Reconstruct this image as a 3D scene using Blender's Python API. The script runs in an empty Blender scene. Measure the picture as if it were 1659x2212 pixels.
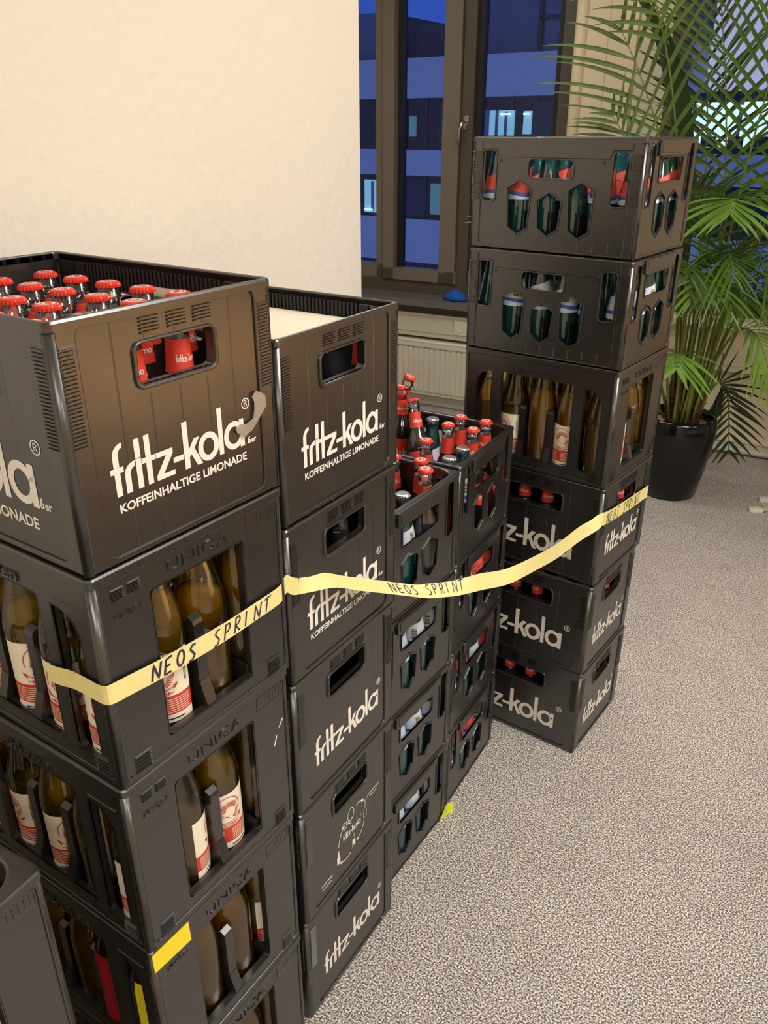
import bpy, math, random
from mathutils import Vector, Matrix
rnd = random.Random(7)
SC = bpy.context.scene
COL = SC.collection
R = math.radians
sin, cos, pi = math.sin, math.cos, math.pi

# ------------------------------------------------------------------ camera, world, lights, exposure
W_PX, H_PX, F_PX = 1659, 2212, 1759.8
PITCH, ROLL, YAW = -0.4395, 0.0010, -0.5892
cd = bpy.data.cameras.new('camera')
cam = bpy.data.objects.new('camera', cd); COL.objects.link(cam)
cd.sensor_fit = 'VERTICAL'; cd.sensor_height = 24.0; cd.sensor_width = 18.0
cd.lens = F_PX / H_PX * 24.0
cd.clip_start = 0.02; cd.clip_end = 200
fw = Vector((sin(YAW) * cos(PITCH), cos(YAW) * cos(PITCH), sin(PITCH)))
r0 = Vector((cos(YAW), -sin(YAW), 0)); u0 = r0.cross(fw)
rr = r0 * cos(ROLL) + u0 * sin(ROLL); uu = -r0 * sin(ROLL) + u0 * cos(ROLL)
cam.matrix_world = Matrix(((rr.x, uu.x, -fw.x, 1.0570), (rr.y, uu.y, -fw.y, -0.4325), (rr.z, uu.z, -fw.z, 1.5590), (0, 0, 0, 1)))
SC.camera = cam

world = bpy.data.worlds.new('dusk_sky'); SC.world = world; world.use_nodes = True
wn = world.node_tree.nodes; wl = world.node_tree.links; wn.clear()
wo = wn.new('ShaderNodeOutputWorld'); wb = wn.new('ShaderNodeBackground')
wt = wn.new('ShaderNodeTexCoord'); ws = wn.new('ShaderNodeSeparateXYZ'); wr = wn.new('ShaderNodeValToRGB')
wl.new(wt.outputs['Generated'], ws.inputs[0]); wl.new(ws.outputs['Y'], wr.inputs[0])
wm = wn.new('ShaderNodeMapRange'); wm.inputs[1].default_value = -1; wm.inputs[2].default_value = 1
wl.new(ws.outputs['Y'], wm.inputs[0]); wl.new(wm.outputs[0], wr.inputs[0])
wr.color_ramp.elements[0].position = 0.25; wr.color_ramp.elements[0].color = (0.105, 0.16, 0.46, 1)
wr.color_ramp.elements[1].position = 0.85; wr.color_ramp.elements[1].color = (0.024, 0.075, 0.42, 1)
wl.new(wr.outputs[0], wb.inputs[0]); wb.inputs[1].default_value = 1.0
wl.new(wb.outputs[0], wo.inputs[0])

def area(name, loc, size, size_y, power, color, rot=(0, 0, 0)):
    l = bpy.data.lights.new(name, 'AREA'); l.shape = 'RECTANGLE'; l.size = size; l.size_y = size_y
    l.energy = power; l.color = color
    o = bpy.data.objects.new(name, l); o.location = loc; o.rotation_euler = rot; COL.objects.link(o)
    return o
WARM = (1.0, 0.985, 0.955)
area('ceiling_panel_light', (1.9, 1.0, 2.74), 1.5, 0.6, 54, WARM)
area('ceiling_panel_light', (-0.9, 2.5, 2.74), 1.5, 0.6, 18, WARM)
area('ceiling_panel_light', (1.9, -1.9, 2.74), 1.5, 0.6, 34, WARM)
area('ceiling_panel_light', (3.9, -0.9, 2.74), 1.5, 0.6, 40, WARM)
area('ceiling_panel_light', (3.9, 1.7, 2.74), 1.5, 0.6, 24, WARM)
pb = area('sheen_light', (2.6, 1.75, 1.50), 0.9, 0.9, 52, (1.0, 0.90, 0.74)); pb.data.spread = R(120)  # added light, brightens the unseen table so the crates mirror it

SC.view_settings.view_transform = 'Standard'; SC.view_settings.look = 'None'
SC.view_settings.exposure = 0.18; SC.view_settings.gamma = 1.0; SC.view_settings.use_curve_mapping = False
cy = SC.cycles
cy.max_bounces = 12; cy.diffuse_bounces = 4; cy.glossy_bounces = 4; cy.transmission_bounces = 6; cy.transparent_max_bounces = 28
cy.caustics_reflective = False; cy.caustics_refractive = False

# ------------------------------------------------------------------ materials
def lin(c):
    return tuple(((x / 255) / 12.92 if x / 255 <= 0.04045 else ((x / 255 + 0.055) / 1.055) ** 2.4) for x in c) + (1,)
MATS = {}
def mat(name, rgb, rough=0.5, metal=0.0, spec=0.5, emit=None, strength=0.0, bump=0.0, bscale=200.0, var=0.0, vscale=20.0, rvar=0.0, coat=0.0):
    m = bpy.data.materials.new(name); m.use_nodes = True; MATS[name] = m
    nt = m.node_tree; b = nt.nodes['Principled BSDF']
    c = lin(rgb)
    b.inputs['Base Color'].default_value = c; b.inputs['Roughness'].default_value = rough
    b.inputs['Metallic'].default_value = metal; b.inputs['Specular IOR Level'].default_value = spec
    b.inputs['Coat Weight'].default_value = coat
    if emit:
        b.inputs['Emission Color'].default_value = lin(emit); b.inputs['Emission Strength'].default_value = strength
    if bump or var or rvar:
        tc = nt.nodes.new('ShaderNodeTexCoord')
    if bump:
        n = nt.nodes.new('ShaderNodeTexNoise'); n.inputs['Scale'].default_value = bscale; n.inputs['Detail'].default_value = 3
        nt.links.new(tc.outputs['Object'], n.inputs['Vector'])
        bp = nt.nodes.new('ShaderNodeBump'); bp.inputs['Strength'].default_value = bump; bp.inputs['Distance'].default_value = 0.004
        nt.links.new(n.outputs[0], bp.inputs['Height']); nt.links.new(bp.outputs[0], b.inputs['Normal'])
    if var:
        n = nt.nodes.new('ShaderNodeTexNoise'); n.inputs['Scale'].default_value = vscale; n.inputs['Detail'].default_value = 5
        nt.links.new(tc.outputs['Object'], n.inputs['Vector'])
        r = nt.nodes.new('ShaderNodeValToRGB')
        r.color_ramp.elements[0].position = 0.3; r.color_ramp.elements[1].position = 0.7
        r.color_ramp.elements[0].color = tuple(x * (1 - var) for x in c[:3]) + (1,)
        r.color_ramp.elements[1].color = tuple(min(1, x * (1 + var)) for x in c[:3]) + (1,)
        nt.links.new(n.outputs[0], r.inputs[0]); nt.links.new(r.outputs[0], b.inputs['Base Color'])
    if rvar:
        n = nt.nodes.new('ShaderNodeTexNoise'); n.inputs['Scale'].default_value = 14; n.inputs['Detail'].default_value = 6
        nt.links.new(tc.outputs['Object'], n.inputs['Vector'])
        mr = nt.nodes.new('ShaderNodeMapRange'); mr.inputs[1].default_value = 0.3; mr.inputs[2].default_value = 0.7
        mr.inputs[3].default_value = rough - rvar; mr.inputs[4].default_value = rough + rvar
        nt.links.new(n.outputs[0], mr.inputs[0]); nt.links.new(mr.outputs[0], b.inputs['Roughness'])
    return m
def clear(name, tint, gloss=1.0, rough=0.02, ior=1.5, body=None, body_w=0.0):
    """thin transparent film: tinted transparency + fresnel gloss (+ some cloudy body colour)"""
    m = bpy.data.materials.new(name); m.use_nodes = True; MATS[name] = m
    nt = m.node_tree; nt.nodes.clear(); N = nt.nodes.new; L = nt.links.new
    out = N('ShaderNodeOutputMaterial'); tr = N('ShaderNodeBsdfTransparent'); gl = N('ShaderNodeBsdfGlossy'); fr = N('ShaderNodeFresnel')
    tr.inputs[0].default_value = tuple(tint) + (1,); gl.inputs['Roughness'].default_value = rough
    gl.inputs['Color'].default_value = (gloss, gloss, gloss, 1); fr.inputs['IOR'].default_value = ior
    mx = N('ShaderNodeMixShader'); L(fr.outputs[0], mx.inputs[0]); base = tr
    if body:
        df = N('ShaderNodeBsdfDiffuse'); tl = N('ShaderNodeBsdfTranslucent')
        df.inputs[0].default_value = tuple(body) + (1,); tl.inputs[0].default_value = tuple(body) + (1,)
        m1 = N('ShaderNodeMixShader'); m1.inputs[0].default_value = 0.5; L(df.outputs[0], m1.inputs[1]); L(tl.outputs[0], m1.inputs[2])
        m2 = N('ShaderNodeMixShader'); m2.inputs[0].default_value = body_w; L(tr.outputs[0], m2.inputs[1]); L(m1.outputs[0], m2.inputs[2])
        base = m2
    L(base.outputs[0], mx.inputs[1]); L(gl.outputs[0], mx.inputs[2]); L(mx.outputs[0], out.inputs[0])
    return m

M_CRATE = mat('black_crate_plastic', (31, 30, 29), rough=0.30, spec=1.0, bump=0.012, bscale=14, var=0.05, vscale=7, rvar=0.025)
M_CRATE.node_tree.nodes['Principled BSDF'].inputs['IOR'].default_value = 1.6
M_CRATE_IN = mat('black_crate_inside', (26, 25, 24), rough=0.5)
M_PRINT = mat('white_print', (236, 230, 218), rough=0.5)
M_WALL = mat('cream_plaster', (232, 225, 212), rough=0.75, bump=0.6, bscale=55)
M_CEIL = mat('white_ceiling', (235, 232, 225), rough=0.9)
M_BEIGE = mat('beige_paint', (226, 210, 176), rough=0.6)
M_ROOMWALL = mat('room_wall_paint', (225, 205, 170), rough=0.8)
M_WOOD = mat('oak_wood', (172, 132, 86), rough=0.45, var=0.15, vscale=8)
M_TRUNK = mat('cream_trunking', (205, 198, 174), rough=0.5)
M_RAD = mat('cream_radiator', (220, 214, 194), rough=0.4)
M_FRAME = mat('bronze_frame', (118, 108, 92), rough=0.45, spec=0.4)
M_FRAME_D = mat('dark_bronze_frame', (84, 74, 62), rough=0.45, spec=0.4)
M_GASKET = mat('black_gasket', (20, 19, 18), rough=0.6)
M_SILL = mat('grey_sill', (104, 102, 98), rough=0.3)
M_CHROME = mat('brushed_metal', (200, 195, 185), rough=0.25, metal=1.0)
M_BLUECLOTH = mat('blue_cloth', (20, 84, 178), rough=0.9, bump=0.4, bscale=80)
M_TAPE = mat('masking_tape', (234, 222, 150), rough=0.6, bump=0.1, bscale=300, var=0.04, vscale=60)
M_INK = mat('purple_ink', (48, 34, 82), rough=0.5)
M_YTAPE = mat('yellow_tape', (246, 222, 40), rough=0.5)
M_GTAPE = mat('lime_tape', (216, 226, 40), rough=0.5)
M_CLEARTAPE = clear('torn_clear_tape', (0.82, 0.8, 0.77), rough=0.3, body=(0.9, 0.88, 0.82), body_w=0.32)
M_CARD = mat('cream_card', (238, 228, 206), rough=0.8)
M_RED = mat('red_label', (226, 66, 44), rough=0.5)
M_CAPRED = mat('red_cap', (222, 54, 36), rough=0.3, spec=0.5)
M_CAPTOP = mat('cap_print', (240, 225, 215), rough=0.35)
M_CAPSIL = mat('silver_cap', (200, 196, 190), rough=0.28, metal=0.9)
M_LWHITE = mat('label_paper', (238, 228, 205), rough=0.6)
M_LRED = mat('label_red', (200, 62, 44), rough=0.6)
M_CORAL = mat('label_coral', (238, 96, 76), rough=0.5)
M_BLUE = mat('label_blue', (64, 100, 190), rough=0.5)
M_LICE = mat('label_ice', (214, 224, 240), rough=0.5)
M_DRED = mat('dark_red_label', (168, 30, 38), rough=0.5)
M_YLAB = mat('yellow_label', (228, 206, 40), rough=0.5)
M_BLACK = mat('black_ink', (30, 28, 30), rough=0.6)
M_GLASS = clear('clear_glass', (0.95, 0.95, 0.92), ior=1.7, body=(0.85, 0.85, 0.8), body_w=0.04)
M_AMBERGLASS = clear('olive_glass', (0.90, 0.84, 0.50), ior=1.75, body=(0.5, 0.42, 0.08), body_w=0.025)
M_TEALGLASS = clear('teal_glass', (0.36, 0.72, 0.72), ior=1.9, body=(0.06, 0.40, 0.42), body_w=0.25)
M_COLA = mat('cola_liquid', (26, 8, 6), rough=0.06, spec=0.5)
M_AMBER = clear('amber_liquid', (0.96, 0.74, 0.11), ior=1.1, body=(1.0, 0.64, 0.0), body_w=0.42)
M_WATER = clear('bottle_water', (0.75, 0.9, 0.9), ior=1.15)
M_POT = mat('black_gloss_pot', (14, 14, 14), rough=0.12, spec=0.5)
M_SOIL = mat('granulate_soil', (176, 150, 108), rough=0.9, bump=1.0, bscale=130, var=0.5, vscale=140)
M_CANE = mat('brown_fibre', (74, 44, 30), rough=0.8, var=0.4, vscale=60)
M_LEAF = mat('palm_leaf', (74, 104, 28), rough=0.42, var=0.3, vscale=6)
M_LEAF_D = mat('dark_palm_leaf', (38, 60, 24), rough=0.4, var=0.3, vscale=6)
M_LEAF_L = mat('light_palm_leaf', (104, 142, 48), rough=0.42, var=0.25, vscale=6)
M_RACHIS = mat('palm_rachis', (104, 116, 40), rough=0.5)
M_DRYLEAF = mat('dry_leaf', (206, 136, 74), rough=0.6)
M_GREYMETAL = mat('grey_table_metal', (176, 172, 160), rough=0.4, metal=0.0)
M_TABLETOP = mat('table_top', (200, 196, 186), rough=0.4)
M_WINGLASS = clear('window_glass', (0.93, 0.95, 0.96), ior=1.35)
M_BAND = mat('white_render', (196, 198, 204), rough=0.9)
M_BGWIN = mat('dark_office_glass', (24, 30, 48), rough=0.15, spec=0.5)
M_BGWALL = mat('grey_facade_panel', (110, 120, 140), rough=0.7)
M_BGDARK = mat('dark_facade_panel', (52, 58, 78), rough=0.7)
M_LIT = mat('lit_office', (200, 230, 230), emit=(140, 205, 205), strength=0.42)
M_LITB = mat('lit_office_bright', (200, 230, 230), emit=(208, 250, 244), strength=0.95)
M_LITW = mat('lit_stairwell', (220, 220, 230), emit=(216, 208, 216), strength=0.42)
M_LITD = mat('dim_office', (60, 90, 110), emit=(96, 150, 160), strength=0.35)

def carpet():
    m = bpy.data.materials.new('speckled_carpet'); m.use_nodes = True
    nt = m.node_tree; b = nt.nodes['Principled BSDF']; N = nt.nodes.new; L = nt.links.new
    tc = N('ShaderNodeTexCoord'); n1 = N('ShaderNodeTexNoise'); n2 = N('ShaderNodeTexNoise')
    n1.inputs['Scale'].default_value = 270; n1.inputs['Detail'].default_value = 2.5; n1.inputs['Roughness'].default_value = 0.65
    n2.inputs['Scale'].default_value = 7; n2.inputs['Detail'].default_value = 3
    L(tc.outputs['Object'], n1.inputs['Vector']); L(tc.outputs['Object'], n2.inputs['Vector'])
    r = N('ShaderNodeValToRGB'); e = r.color_ramp.elements
    e[0].position = 0.41; e[0].color = lin((90, 84, 80)); e[1].position = 0.60; e[1].color = lin((252, 244, 234))
    k = e.new(0.5); k.color = lin((170, 162, 154))
    L(n1.outputs[0], r.inputs[0])
    mx = N('ShaderNodeMixRGB'); mx.blend_type = 'MULTIPLY'; mx.inputs[0].default_value = 0.22
    L(r.outputs[0], mx.inputs[1]); L(n2.outputs[0], mx.inputs[2]); L(mx.outputs[0], b.inputs['Base Color'])
    b.inputs['Roughness'].default_value = 0.95; b.inputs['Specular IOR Level'].default_value = 0.1
    bp = N('ShaderNodeBump'); bp.inputs['Strength'].default_value = 0.6; bp.inputs['Distance'].default_value = 0.003
    L(n1.outputs[0], bp.inputs['Height']); L(bp.outputs[0], b.inputs['Normal'])
    return m
M_CARPET = carpet()

# ------------------------------------------------------------------ mesh helpers
class MB:
    """collects shapes and links them as ONE mesh object"""
    def __init__(s): s.v = []; s.f = []; s.m = []; s.sm = []
    def add(s, vs, fs, M=None, mi=0, smooth=False):
        k = len(s.v)
        s.v += [tuple(M @ Vector(p)) if M else tuple(p) for p in vs]
        for f in fs:
            s.f.append(tuple(i + k for i in f)); s.m.append(mi); s.sm.append(smooth)
        return s
    def box(s, a, b, M=None, mi=0):
        x0, y0, z0 = a; x1, y1, z1 = b
        return s.add([(x0, y0, z0), (x1, y0, z0), (x1, y1, z0), (x0, y1, z0), (x0, y0, z1), (x1, y0, z1), (x1, y1, z1), (x0, y1, z1)],
                     [(0, 3, 2, 1), (4, 5, 6, 7), (0, 1, 5, 4), (1, 2, 6, 5), (2, 3, 7, 6), (3, 0, 4, 7)], M, mi)
    def bump(s, u0, u1, v0, v1, h, c, M=None, mi=0):
        """chamfered raised bar on the uv plane, standing h in w"""
        return s.add([(u0, v0, 0), (u1, v0, 0), (u1, v1, 0), (u0, v1, 0), (u0 + c, v0 + c, h), (u1 - c, v0 + c, h), (u1 - c, v1 - c, h), (u0 + c, v1 - c, h)],
                     [(4, 5, 6, 7), (0, 1, 5, 4), (1, 2, 6, 5), (2, 3, 7, 6), (3, 0, 4, 7)], M, mi)
    def mesh(s, name, mats):
        me = bpy.data.meshes.new(name); me.from_pydata(s.v, [], s.f)
        for m in (mats if isinstance(mats, (list, tuple)) else [mats]): me.materials.append(m)
        me.polygons.foreach_set('material_index', s.m); me.polygons.foreach_set('use_smooth', s.sm); me.update()
        return me
    def build(s, name, mats, parent=None, loc=None):
        return link(name, s.mesh(name, mats), parent, loc)
def link(name, me, parent=None, loc=None):
    o = bpy.data.objects.new(name, me); COL.objects.link(o)
    if parent: o.parent = parent
    if loc: o.location = loc
    return o
def tag(o, label=None, cat=None, group=None, kind=None):
    if label: o['label'] = label
    if cat: o['category'] = cat
    if group: o['group'] = group
    if kind: o['kind'] = kind
    return o
def thing(name, label, cat, loc=(0, 0, 0), rz=0.0, group=None):
    o = bpy.data.objects.new(name, None); COL.objects.link(o)
    o.empty_display_size = 0.05; o.location = loc; o.rotation_euler = (0, 0, rz)
    return tag(o, label, cat, group)
def copy_tree(o, parent=None):
    c = o.copy(); COL.objects.link(c)
    if parent: c.parent = parent
    for ch in o.children: copy_tree(ch, c)
    return c
def delete_tree(o):
    for ch in list(o.children): delete_tree(ch)
    bpy.data.objects.remove(o)

def rrect(x0, y0, x1, y1, r, n=5):
    if not isinstance(r, (tuple, list)): r = (r,) * 4     # bl, br, tr, tl
    P = []
    for (cx, cy_, a0, q) in ((x0 + r[0], y0 + r[0], 180, r[0]), (x1 - r[1], y0 + r[1], 270, r[1]), (x1 - r[2], y1 - r[2], 0, r[2]), (x0 + r[3], y1 - r[3], 90, r[3])):
        if q < 1e-6: P.append((cx, cy_)); continue
        for i in range(n + 1):
            a = R(a0 + 90 * i / n); P.append((cx + q * cos(a), cy_ + q * sin(a)))
    return P
def sheet(loops, t, bevel=0.0):
    """flat plate in the uv plane with holes, thickness t around w=0, rounded edges"""
    cu = bpy.data.curves.new('tmp', 'CURVE'); cu.dimensions = '2D'; cu.fill_mode = 'BOTH'
    cu.extrude = max(0.0, t / 2 - bevel); cu.bevel_depth = bevel; cu.bevel_resolution = 1; cu.offset = -bevel
    for lp in loops:
        sp = cu.splines.new('POLY'); sp.points.add(len(lp) - 1); sp.use_cyclic_u = True
        for p, q in zip(sp.points, lp): p.co = (q[0], q[1], 0, 1)
    return curve_mesh(cu)
def curve_mesh(cu):
    o = bpy.data.objects.new('tmp', cu); COL.objects.link(o)
    me = bpy.data.meshes.new_from_object(o.evaluated_get(bpy.context.evaluated_depsgraph_get()))
    vs = [tuple(v.co) for v in me.vertices]; fs = [tuple(p.vertices) for p in me.polygons]
    bpy.data.objects.remove(o); bpy.data.curves.remove(cu); bpy.data.meshes.remove(me)
    return vs, fs
def text_shape(s, size, offset=0.0, extrude=0.0, shear=0.0, align='LEFT', spacing=1.0):
    cu = bpy.data.curves.new('tmp', 'FONT'); cu.body = s; cu.size = size; cu.offset = offset; cu.extrude = extrude
    cu.shear = shear; cu.align_x = align; cu.space_character = spacing; cu.resolution_u = 3
    return curve_mesh(cu)
def fit_text(s, x0, x1, y0, y1, offset=0.0, extrude=0.0):
    """text scaled into a box"""
    vs, fs = text_shape(s, 1.0, offset, extrude)
    xs = [v[0] for v in vs]; ys = [v[1] for v in vs]
    ax, bx, ay, by = min(xs), max(xs), min(ys), max(ys)
    return [(x0 + (v[0] - ax) / (bx - ax) * (x1 - x0), y0 + (v[1] - ay) / (by - ay) * (y1 - y0), v[2]) for v in vs], fs
def lathe(prof, n=28, mi=0, closed=True):
    vs, fs = [], []
    for r, z in prof:
        for i in range(n):
            a = 2 * pi * i / n; vs.append((r * cos(a), r * sin(a), z))
    for k in range(len(prof) - 1):
        for i in range(n):
            j = (i + 1) % n; fs.append((k * n + i, k * n + j, (k + 1) * n + j, (k + 1) * n + i))
    if closed:
        if prof[0][0] > 1e-6: fs.append(tuple(reversed(range(n))))
        if prof[-1][0] > 1e-6: fs.append(tuple(range((len(prof) - 1) * n, len(prof) * n)))
    return vs, fs
def tube(pts, rad, n=8, cap=True):
    pts = [Vector(p) for p in pts]
    if not isinstance(rad, (list, tuple)): rad = [rad] * len(pts)
    vs, fs = [], []; prev = None
    for i, p in enumerate(pts):
        d = (pts[min(i + 1, len(pts) - 1)] - pts[max(i - 1, 0)]).normalized()
        if prev is None: a = d.orthogonal().normalized()
        else: a = (prev - d * prev.dot(d)).normalized()
        prev = a; b = d.cross(a)
        for k in range(n):
            t = 2 * pi * k / n; vs.append(tuple(p + (a * cos(t) + b * sin(t)) * rad[i]))
    for i in range(len(pts) - 1):
        for k in range(n):
            j = (k + 1) % n; fs.append((i * n + k, i * n + j, (i + 1) * n + j, (i + 1) * n + k))
    if cap: fs += [tuple(reversed(range(n))), tuple(range((len(pts) - 1) * n, len(pts) * n))]
    return vs, fs
def stroke(pts, w):
    """2-D polyline with width -> list of quads (uv polygons)"""
    P = [Vector(p) for p in pts]; L_, R_ = [], []
    for i, p in enumerate(P):
        d = (P[min(i + 1, len(P) - 1)] - P[max(i - 1, 0)])
        d = d.normalized() if d.length > 1e-9 else Vector((1, 0)); n = Vector((-d.y, d.x)) * (w / 2)
        L_.append(p + n); R_.append(p - n)
    return [[tuple(R_[i]), tuple(R_[i + 1]), tuple(L_[i + 1]), tuple(L_[i])] for i in range(len(P) - 1)]
def ring(cx, cy_, rx, ry, ix, iy, a0=0, a1=360, n=28, jx=None, jy=None):
    jx = cx if jx is None else jx; jy = cy_ if jy is None else jy
    Q = []
    for i in range(n):
        a, b = R(a0 + (a1 - a0) * i / n), R(a0 + (a1 - a0) * (i + 1) / n)
        Q.append([(cx + rx * cos(a), cy_ + ry * sin(a)), (cx + rx * cos(b), cy_ + ry * sin(b)), (jx + ix * cos(b), jy + iy * sin(b)), (jx + ix * cos(a), jy + iy * sin(a))])
    return Q
def rect(x0, y0, x1, y1): return [[(x0, y0), (x1, y0), (x1, y1), (x0, y1)]]
def quads(mb, Q, fn, mi=0, sub=1):
    for qi, q in enumerate(Q):
        k0 = len(mb.v)
        if len(q) == 4 and sub > 1:
            for k in range(sub):
                a, b = k / sub, (k + 1) / sub
                L2 = lambda p, r_, t: (p[0] + (r_[0] - p[0]) * t, p[1] + (r_[1] - p[1]) * t)
                mb.add([fn(*L2(q[0], q[1], a)), fn(*L2(q[0], q[1], b)), fn(*L2(q[3], q[2], b)), fn(*L2(q[3], q[2], a))], [(0, 1, 2, 3)], None, mi)
        else:
            mb.add([fn(*p) for p in q], [tuple(range(len(q)))], None, mi)
        P = [Vector(p) for p in mb.v[k0:k0 + 4]]           # overlapping strokes lie microns apart, never in one plane
        n = (P[1] - P[0]).cross(P[2] - P[0])
        if n.length > 1e-14:
            n = n.normalized() * ((qi % 9) * 1.3e-5)
            for k in range(k0, len(mb.v)): mb.v[k] = tuple(Vector(mb.v[k]) + n)

# ------------------------------------------------------------------ lettering of the crates and labels (millimetres, baseline 0)
def word_fritz():
    Q = rect(5, 0, 12.2, 44) + ring(18.3, 44, 13.2, 12.5, 6.1, 7.2, 90, 180, 10) + rect(0.4, 25.3, 5, 31.2) + rect(12.2, 25.3, 17, 31.2)
    Q += rect(17.7, 0, 25, 20) + ring(31.8, 20, 14.1, 13, 6.8, 6.8, 90, 180, 10)
    Q += rect(33, 0, 40.2, 33.6) + rect(33, 34.3, 40.2, 55.4)
    Q += rect(46.3, 0, 53.5, 55.6) + rect(40.8, 25.6, 46.3, 31.4) + rect(53.5, 25.6, 59.6, 31.4)
    Q += rect(60.2, 25.5, 83.3, 31.4) + rect(58.5, 0, 84.3, 5.6) + [[(58.6, 5.6), (68.4, 5.6), (83.3, 25.5), (73.6, 25.5)]]
    Q += rect(83.2, 12.8, 98.2, 18.8)
    return Q
def word_kola():
    Q = rect(99, 0, 106.6, 54.6)
    Q += [[(106.6, 12), (110.5, 15.8), (123.6, 32.4), (114.8, 32.4)], [(106.6, 12), (114.8, 32.4), (106.6, 21.6)]]
    Q += [[(109, 16), (117.6, -0.6), (125.6, -0.6), (114.2, 22.2)]]
    Q += ring(136.3, 16.4, 16.2, 17.2, 8.6, 10.2)
    Q += rect(152.6, 0, 159.6, 56.6)
    Q += ring(177.2, 17.2, 16.2, 17.2, 9.4, 10.6, jx=177.6) + rect(187.2, 0, 194.5, 34)
    return Q
def word_limo():
    Q = rect(99, 0, 106, 55) + rect(111, 0, 118, 33)
    Q += rect(123, 0, 130, 33) + ring(137, 20, 14, 13, 7, 7, 0, 180, 12) + rect(144, 0, 151, 20) + ring(158, 20, 14, 13, 7, 7, 0, 180, 12) + rect(165, 0, 172, 20)
    Q += ring(192, 16.4, 16.5, 17.2, 9, 10.2)
    return Q
def xf(Q, s, dx, dy): return [[(p[0] * s + dx, p[1] * s + dy) for p in q] for q in Q]
def reg_mark(cx, cy_, r):
    Q = ring(cx, cy_, r, r, r * 0.8, r * 0.8, n=20)
    s = r * 0.52; w = r * 0.17
    Q += stroke([(cx - s * .6, cy_ - s), (cx - s * .6, cy_ + s)], w)
    Q += stroke([(cx - s * .6, cy_ + s * .93), (cx + s * .1, cy_ + s * .93), (cx + s * .55, cy_ + s * .55), (cx + s * .1, cy_ + s * .05), (cx - s * .6, cy_ + s * .05)], w)
    Q += stroke([(cx, cy_ + s * .05), (cx + s * .65, cy_ - s)], w)
    return Q

# ------------------------------------------------------------------ crates
HF, HU, HH = 0.2643, 0.2848, 0.2328
def face_M(side):
    if side == 'S': return Matrix(((0, 0, 1, 0.2), (1, 0, 0, -0.15), (0, 1, 0, 0), (0, 0, 0, 1)))
    if side == 'N': return Matrix(((0, 0, -1, -0.2), (-1, 0, 0, 0.15), (0, 1, 0, 0), (0, 0, 0, 1)))
    if side == 'L': return Matrix(((1, 0, 0, -0.2), (0, 0, -1, -0.15), (0, 1, 0, 0), (0, 0, 0, 1)))
    return Matrix(((-1, 0, 0, 0.2), (0, 0, 1, 0.15), (0, 1, 0, 0), (0, 0, 0, 1)))
def sh(w): return Matrix.Translation((0, 0, w))
MMS = 0.001
def mm(pts): return [(p[0] * MMS, p[1] * MMS) for p in pts]
CR = 8     # corner radius, mm
def corners(mb, H):
    for sx, sy, a0 in ((1, -1, 270), (1, 1, 0), (-1, 1, 90), (-1, -1, 180)):
        cx, cy_ = sx * (0.2 - CR * MMS), sy * (0.15 - CR * MMS)
        n = 5; vs = []
        for i in range(n + 1):
            a = R(a0 + 90 * i / n)
            for rad in (CR * MMS, (CR - 5) * MMS):
                for z in (0.003, H - 0.002): vs.append((cx + rad * cos(a), cy_ + rad * sin(a), z))
        fs = []
        for i in range(n):
            k = 4 * i
            fs += [(k, k + 4, k + 5, k + 1), (k + 2, k + 3, k + 7, k + 6), (k + 1, k + 5, k + 7, k + 3), (k, k + 2, k + 6, k + 4)]
        mb.add(vs, fs, None, 0, True)
def rim_mesh(H, h, t_in, inner_r, proud=0.0008):
    """rounded rim band around the crate top"""
    def loop(off, z, r):
        return [(x, y, z) for x, y in rrect(-0.2 - off, -0.15 - off, 0.2 + off, 0.15 + off, max(r, 0.001), 6)]
    prof = [(proud, H - h, CR * MMS), (proud, H - 0.003, CR * MMS), (proud - 0.0015, H - 0.0006, CR * MMS), (proud - 0.0035, H, CR * MMS),
            (-t_in + 0.003, H, inner_r), (-t_in + 0.0008, H - 0.0008, inner_r), (-t_in, H - 0.003, inner_r), (-t_in, H - h, inner_r)]
    mb = MB(); L_ = [loop(*p) for p in prof]; n = len(L_[0])
    vs = [p for l in L_ for p in l]; fs = []
    K = len(prof)
    for k in range(K):
        for i in range(n):
            j = (i + 1) % n; fs.append((k * n + i, k * n + j, ((k + 1) % K) * n + j, ((k + 1) % K) * n + i))
    mb.add(vs, fs, None, 0, False)
    return mb
def floor_plate(mb, z=0.004, t=0.005):
    mb.box((-0.193, -0.143, z), (0.193, 0.143, z + t), None, 1)
def inner_walls(mb, H, fins=True):
    if not fins: return
    for sgn in (-1, 1):                         # upright fins inside the two long walls
        for i in range(34):
            x = -0.125 + i * 0.25 / 33; y0 = sgn * 0.1462
            mb.box((x - 0.0022, min(y0, y0 - sgn * 0.006), 0.224), (x + 0.0022, max(y0, y0 - sgn * 0.006), H - 0.009), None, 1)
        for x in (-0.165, -0.140, 0.140, 0.165):    # notches near the corners
            y0 = sgn * 0.1455
            mb.box((x - 0.008, min(y0, y0 - sgn * 0.004), H - 0.028), (x + 0.008, max(y0, y0 - sgn * 0.004), H - 0.012), None, 1)
def grid_mesh(nx, ny, px, py, h):
    mb = MB()
    for i in range(1, nx):
        x = (i - nx / 2) * px; mb.box((x - 0.0012, -0.142, 0.009), (x + 0.0012, 0.142, h))
    for j in range(1, ny):
        y = (j - ny / 2) * py; mb.box((-0.192, y - 0.0012, 0.009), (0.192, y + 0.0012, h - 0.001))
    return mb

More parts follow.
